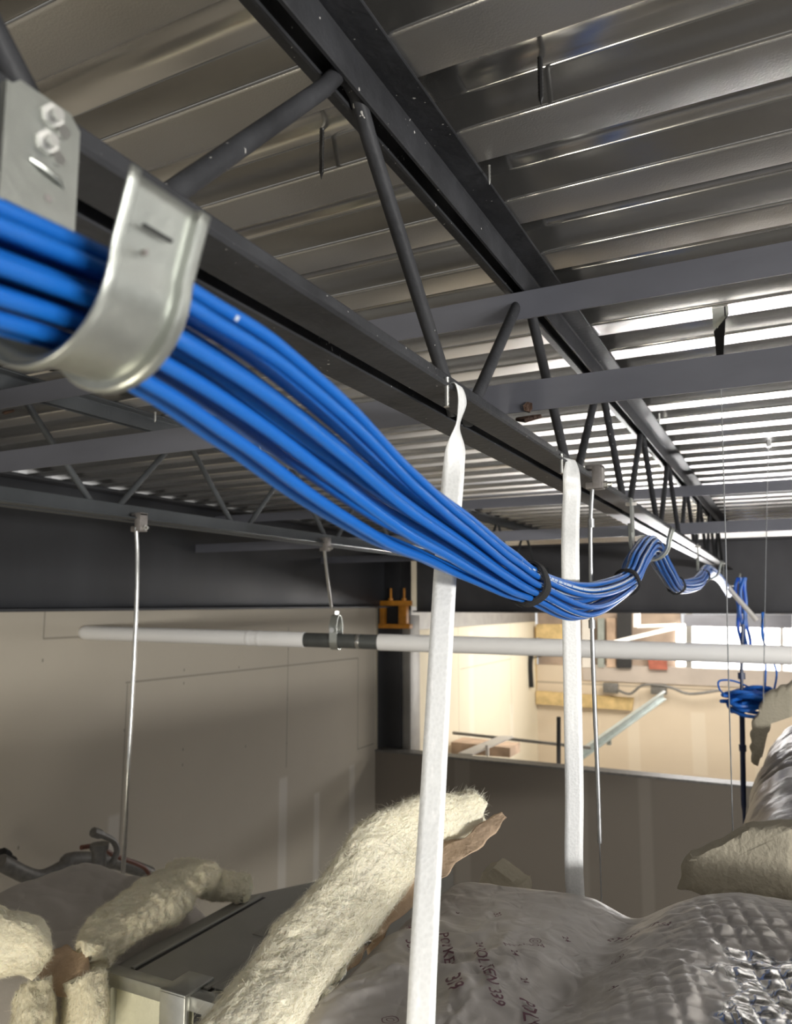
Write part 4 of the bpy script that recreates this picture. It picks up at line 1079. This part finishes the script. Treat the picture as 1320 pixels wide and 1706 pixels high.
# ------------------------------------------------------------------ glass wool
def fibres(name, src, count, ln, r, parent, m='woolfib', seed=1, along=None, zmin=-9):
    rnd = random.Random(seed); me = src.data
    polys = [p for p in me.polygons]; mb = MB(); V_ = me.vertices
    for _ in range(count):
        p = polys[rnd.randrange(len(polys))]
        c = Vector(p.center); nn = Vector(p.normal)
        if c.z < zmin: continue
        tdir = Vector((rnd.gauss(0, 1), rnd.gauss(0, 1), rnd.gauss(0, 1)))
        if along is not None: tdir = tdir * .5 + Vector(along) * rnd.choice((-1, 1))
        tdir = (tdir - nn * tdir.dot(nn) * .86).normalized()
        L_ = ln * rnd.uniform(.4, 1.4); side = tdir.cross(nn).normalized(); bend = Vector((rnd.gauss(0, .4), rnd.gauss(0, .4), rnd.gauss(0, .4)))
        prev = None; k0 = len(mb.v)
        for k in range(4):
            f = k / 3; q = c + tdir * L_ * (f - .35) + nn * (L_ * .12 * math.sin(f * PI) + .0004) + bend * L_ * .3 * f * f
            ww = r * (1 - f * .8); mb.v += [tuple(q + side * ww), tuple(q - side * ww)]
        for k in range(3): a = k0 + 2 * k; mb.f.append((a, a + 1, a + 3, a + 2))
    me2 = bpy.data.meshes.new(name); me2.from_pydata(mb.v, [], mb.f); me2.update()
    return tag(link(name, me2, M[m], parent, smooth=False), kind='stuff')

def batt(name, path, wid, thk, wdir, label, m='wool', seed=0, amp=.014, fib=0, fl=.02, rough=1.0, nseg=26, na=110, ends=.02, along_fib=True):
    # thick soft strip: rounded-rectangle section swept on a path, torn by noise
    C = spline(path, nseg); n = len(C); k_ = len(path) - 1
    def itp(a, i):
        f = i / (n - 1) * k_; j = min(int(f), k_ - 1); f -= j; f = f * f * (3 - 2 * f)
        return a[j] * (1 - f) + a[j + 1] * f
    wd = [Vector(w) for w in wdir]; vs = []
    for i in range(n):
        T = (C[min(i + 1, n - 1)] - C[max(i - 1, 0)]).normalized()
        Wx = itp(wd, i); Wx = (Wx - T * Wx.dot(T)).normalized(); B = T.cross(Wx)
        w, h = itp(wid, i) / 2, itp(thk, i) / 2
        for k in range(na):
            a = 2 * PI * k / na; ca_, sa_ = math.cos(a), math.sin(a)
            e = .55; ux = math.copysign(abs(ca_) ** e, ca_) * w; uz = math.copysign(abs(sa_) ** e, sa_) * h
            p = C[i] + Wx * ux + B * uz
            q = p * 1.0 + Vector((seed * 3.1, 0, 0))
            qs = q + Vector((noise.noise(q * 9), noise.noise(q * 9 + Vector((7, 0, 0))), noise.noise(q * 9 + Vector((0, 7, 0))))) * .03
            d = amp * (1.1 * noise.noise(q * 9) + .45 * (abs(noise.noise(qs * 20)) - .25) + .30 * rough * noise.noise(qs * 60) + .22 * noise.noise(q * 190))
            dirv = (Wx * ux / max(w, .001) + B * uz / max(h, .001)).normalized()
            p = p + dirv * d
            if i in (0, n - 1): p = p + T * (ends * noise.noise(q * 40)) * (-1 if i == 0 else 1)
            vs.append(p)
    fs = [(i * na + k, i * na + (k + 1) % na, (i + 1) * na + (k + 1) % na, (i + 1) * na + k) for i in range(n - 1) for k in range(na)]
    # torn ends: centre vertex pushed out
    for i, sgn in ((0, -1), (n - 1, 1)):
        T = (C[min(i + 1, n - 1)] - C[max(i - 1, 0)]).normalized()
        vs.append(C[i] + T * sgn * ends * .6); c = len(vs) - 1
        for k in range(na):
            f = (i * na + k, i * na + (k + 1) % na, c); fs.append(f if sgn > 0 else f[::-1])
    mb = MB(); mb.add(vs, fs)
    o = mb.build(name, M[m], autosmooth=None)
    tag(o, label, 'insulation')
    if fib: fibres('fibres', o, int(fib * 1.8), fl, .00024, o, seed=seed + 2, along=(C[-1] - C[0]).normalized())
    return o
X_ = (1, 0, 0)
# long upright-leaning strip in the middle
big = batt('glass_wool_strip', [(-.575, .56, -.50), (-0.5510, 0.7400, -0.4630), (-0.5700, 0.8600, -0.4470), (-0.5740, 0.9700, -0.4280), (-0.5730, 1.0700, -0.3920), (-0.5640, 1.1600, -0.3660), (-0.4900, 1.2700, -0.3520)],
     [.085, .088, .094, .102, .108, .085, .070], [.06, .06, .055, .05, .05, .05, .045], [(1, .15, -.25), (1, .15, -.25), (1, .2, -.3), (1, .2, -.4), (.8, .2, -.75), (.45, .2, -1), (.2, .2, -1)],
     'long torn strip of cream glass wool rising behind the nearer strap', seed=1, amp=.011, fib=9000, fl=.024)
# kraft backing and foil edge behind it
def sheet(name, A, B, n, amp, m, seed, tk=.0012, parent=None, sc=30):
    # crumpled sheet between two edges A and B (lists of points)
    a, b = spline(A, n), spline(B, n); m_ = 14; vs = []
    for i in range(len(a)):
        for k in range(m_ + 1):
            f = k / m_; p = a[i] * (1 - f) + b[i] * f
            q = p * sc + Vector((seed, 0, 0))
            p = p + Vector((noise.noise(q), noise.noise(q + Vector((5, 0, 0))), noise.noise(q + Vector((0, 9, 0))))) * amp * (1.6 if k in (0, m_) else 1)
            vs.append(p)
    mb = MB(); mb.add(vs, [(i * (m_ + 1) + k, i * (m_ + 1) + k + 1, (i + 1) * (m_ + 1) + k + 1, (i + 1) * (m_ + 1) + k) for i in range(len(a) - 1) for k in range(m_)])
    o = mb.build(name, M[m], parent, autosmooth=30)
    s = o.modifiers.new('t', 'SOLIDIFY'); s.thickness = tk
    return o
sheet('kraft_backing', [(-0.5590, 0.9300, -0.4720), (-0.5500, 1.0500, -0.4340), (-0.5130, 1.1400, -0.3950), (-0.4410, 1.2700, -0.3460)], [(-0.5390, 0.9200, -0.4810), (-0.5250, 1.0300, -0.4520), (-0.4820, 1.1200, -0.4130), (-0.4290, 1.2600, -0.3560)], 14, .007, 'kraft', 3, parent=big)
sheet('kraft_backing', [(-0.5910, 1.0500, -0.4580), (-0.5520, 1.1800, -0.3840), (-0.4930, 1.2700, -0.3720)], [(-0.5480, 1.0000, -0.4970), (-0.5080, 1.1400, -0.4030), (-0.4710, 1.2400, -0.3840)], 14, .005, 'kraft', 8, parent=big)
sheet('foil_backing', [(-0.5290, 0.8000, -0.4750), (-0.5430, 0.8600, -0.4700), (-0.5490, 0.9200, -0.4590), (-0.5400, 0.9800, -0.4530)], [(-0.5130, 0.7900, -0.4810), (-0.5080, 0.8400, -0.4680), (-0.5200, 0.9100, -0.4550), (-0.5360, 0.9700, -0.4570)], 14, .009, 'foilbright', 6, parent=big, sc=45)
# piece lying on the rectangular duct
batt('glass_wool_piece', [(-1.2240, 1.1270, -0.6750), (-1.2390, 1.2190, -0.6550), (-1.2490, 1.3390, -0.6400), (-1.2490, 1.4340, -0.6250), (-1.2460, 1.4830, -0.6500), (-1.1710, 1.5340, -0.6650)],
     [.075, .105, .120, .125, .09, .055], [.060, .070, .075, .07, .055, .045], [(1, -.6, 0), (1, -.6, 0), (1, -.6, 0), (1, -.5, .2), (.4, -1, .4), (.2, -1, .6)],
     'fluffy torn piece of cream glass wool lying on the bare metal duct', seed=5, amp=.018, fib=6500, fl=.022, ends=.03)
# three pieces at the lower left
batt('glass_wool_piece', [(-1.50, .93, -.60), (-1.2610, 0.9800, -0.6040), (-1.2180, 1.0000, -0.6390)], [.15, .10, .03], [.07, .07, .04], [(0, .3, 1), (0, .3, 1), (0, .3, 1)],
     'pointed cream insulation flap at the left picture edge', seed=9, amp=.010, fib=2500, fl=.018)
batt('glass_wool_piece', [(-1.2670, 1.0300, -0.7020), (-1.2410, 1.0100, -0.7430), (-1.20, .95, -.84)], [.105, .11, .11], [.06, .06, .06], [(1, -.5, 0)] * 3,
     'cream insulation chunk at the bottom left corner below the brown kraft tear', seed=12, amp=.012, fib=2500, fl=.018)
batt('glass_wool_piece', [(-1.1950, 1.0900, -0.6930), (-1.1730, 1.0700, -0.7550), (-1.23, 1.03, -.90)], [.095, .095, .09], [.05, .05, .05], [(1, -.35, 0)] * 3,
     'cream insulation chunk against the left corner of the bare duct', seed=15, amp=.011, fib=2500, fl=.018)
tag(sheet('kraft_paper', [(-1.3440, 1.1000, -0.6930), (-1.2940, 1.1200, -0.6630), (-1.2200, 1.1200, -0.6650)], [(-1.2830, 1.0600, -0.7070), (-1.2260, 1.0600, -0.7160), (-1.1660, 1.0800, -0.6910)], 10, .008, 'kraft', 21), 'torn brown kraft paper between the lower left insulation pieces', 'paper')
# right side: cut slab standing behind the foil duct, and flap at the far duct end
def cut_slab(name, pts, d, m, label, seed, amp=.006, sub=22):
    # irregular slab with ragged outline, pts on an upright plane, thickness d along +Y
    out = []
    n = len(pts)
    for i in range(n):
        a, b = Vector(pts[i]), Vector(pts[(i + 1) % n])
        for k in range(sub):
            p = a + (b - a) * k / sub; q = p * 35 + Vector((seed, 0, 0)); out.append(p + Vector((noise.noise(q), 0, noise.noise(q + Vector((4, 4, 4))))) * amp)
    c = sum(out, Vector()) / len(out); rings = []; vs = []
    levels = [(.0, .0), (.35, -.4), (.7, -.3), (.92, -.1), (1.0, .5), (1.0, 1.0), (.6, 1.0), (0, 1.0)]
    N_ = len(out)
    for s_, f in levels:
        for p in out:
            q = c + (p - c) * s_
            yy = .006 * noise.noise(q * 9 + Vector((seed, 0, 0))) + .0012 * noise.noise(q * 50)
            vs.append(Vector((q.x, q.y + max(f, 0) * d + (yy if f <= 0 else 0) + (.012 if f < 0 else .02) * f * 0, q.z)))
    fs = [(l * N_ + k, l * N_ + (k + 1) % N_, (l + 1) * N_ + (k + 1) % N_, (l + 1) * N_ + k) for l in range(len(levels) - 1) for k in range(N_)]
    mb = MB(); mb.add(vs, fs); o = mb.build(name, M[m], autosmooth=80)
    return tag(o, label, 'insulation')
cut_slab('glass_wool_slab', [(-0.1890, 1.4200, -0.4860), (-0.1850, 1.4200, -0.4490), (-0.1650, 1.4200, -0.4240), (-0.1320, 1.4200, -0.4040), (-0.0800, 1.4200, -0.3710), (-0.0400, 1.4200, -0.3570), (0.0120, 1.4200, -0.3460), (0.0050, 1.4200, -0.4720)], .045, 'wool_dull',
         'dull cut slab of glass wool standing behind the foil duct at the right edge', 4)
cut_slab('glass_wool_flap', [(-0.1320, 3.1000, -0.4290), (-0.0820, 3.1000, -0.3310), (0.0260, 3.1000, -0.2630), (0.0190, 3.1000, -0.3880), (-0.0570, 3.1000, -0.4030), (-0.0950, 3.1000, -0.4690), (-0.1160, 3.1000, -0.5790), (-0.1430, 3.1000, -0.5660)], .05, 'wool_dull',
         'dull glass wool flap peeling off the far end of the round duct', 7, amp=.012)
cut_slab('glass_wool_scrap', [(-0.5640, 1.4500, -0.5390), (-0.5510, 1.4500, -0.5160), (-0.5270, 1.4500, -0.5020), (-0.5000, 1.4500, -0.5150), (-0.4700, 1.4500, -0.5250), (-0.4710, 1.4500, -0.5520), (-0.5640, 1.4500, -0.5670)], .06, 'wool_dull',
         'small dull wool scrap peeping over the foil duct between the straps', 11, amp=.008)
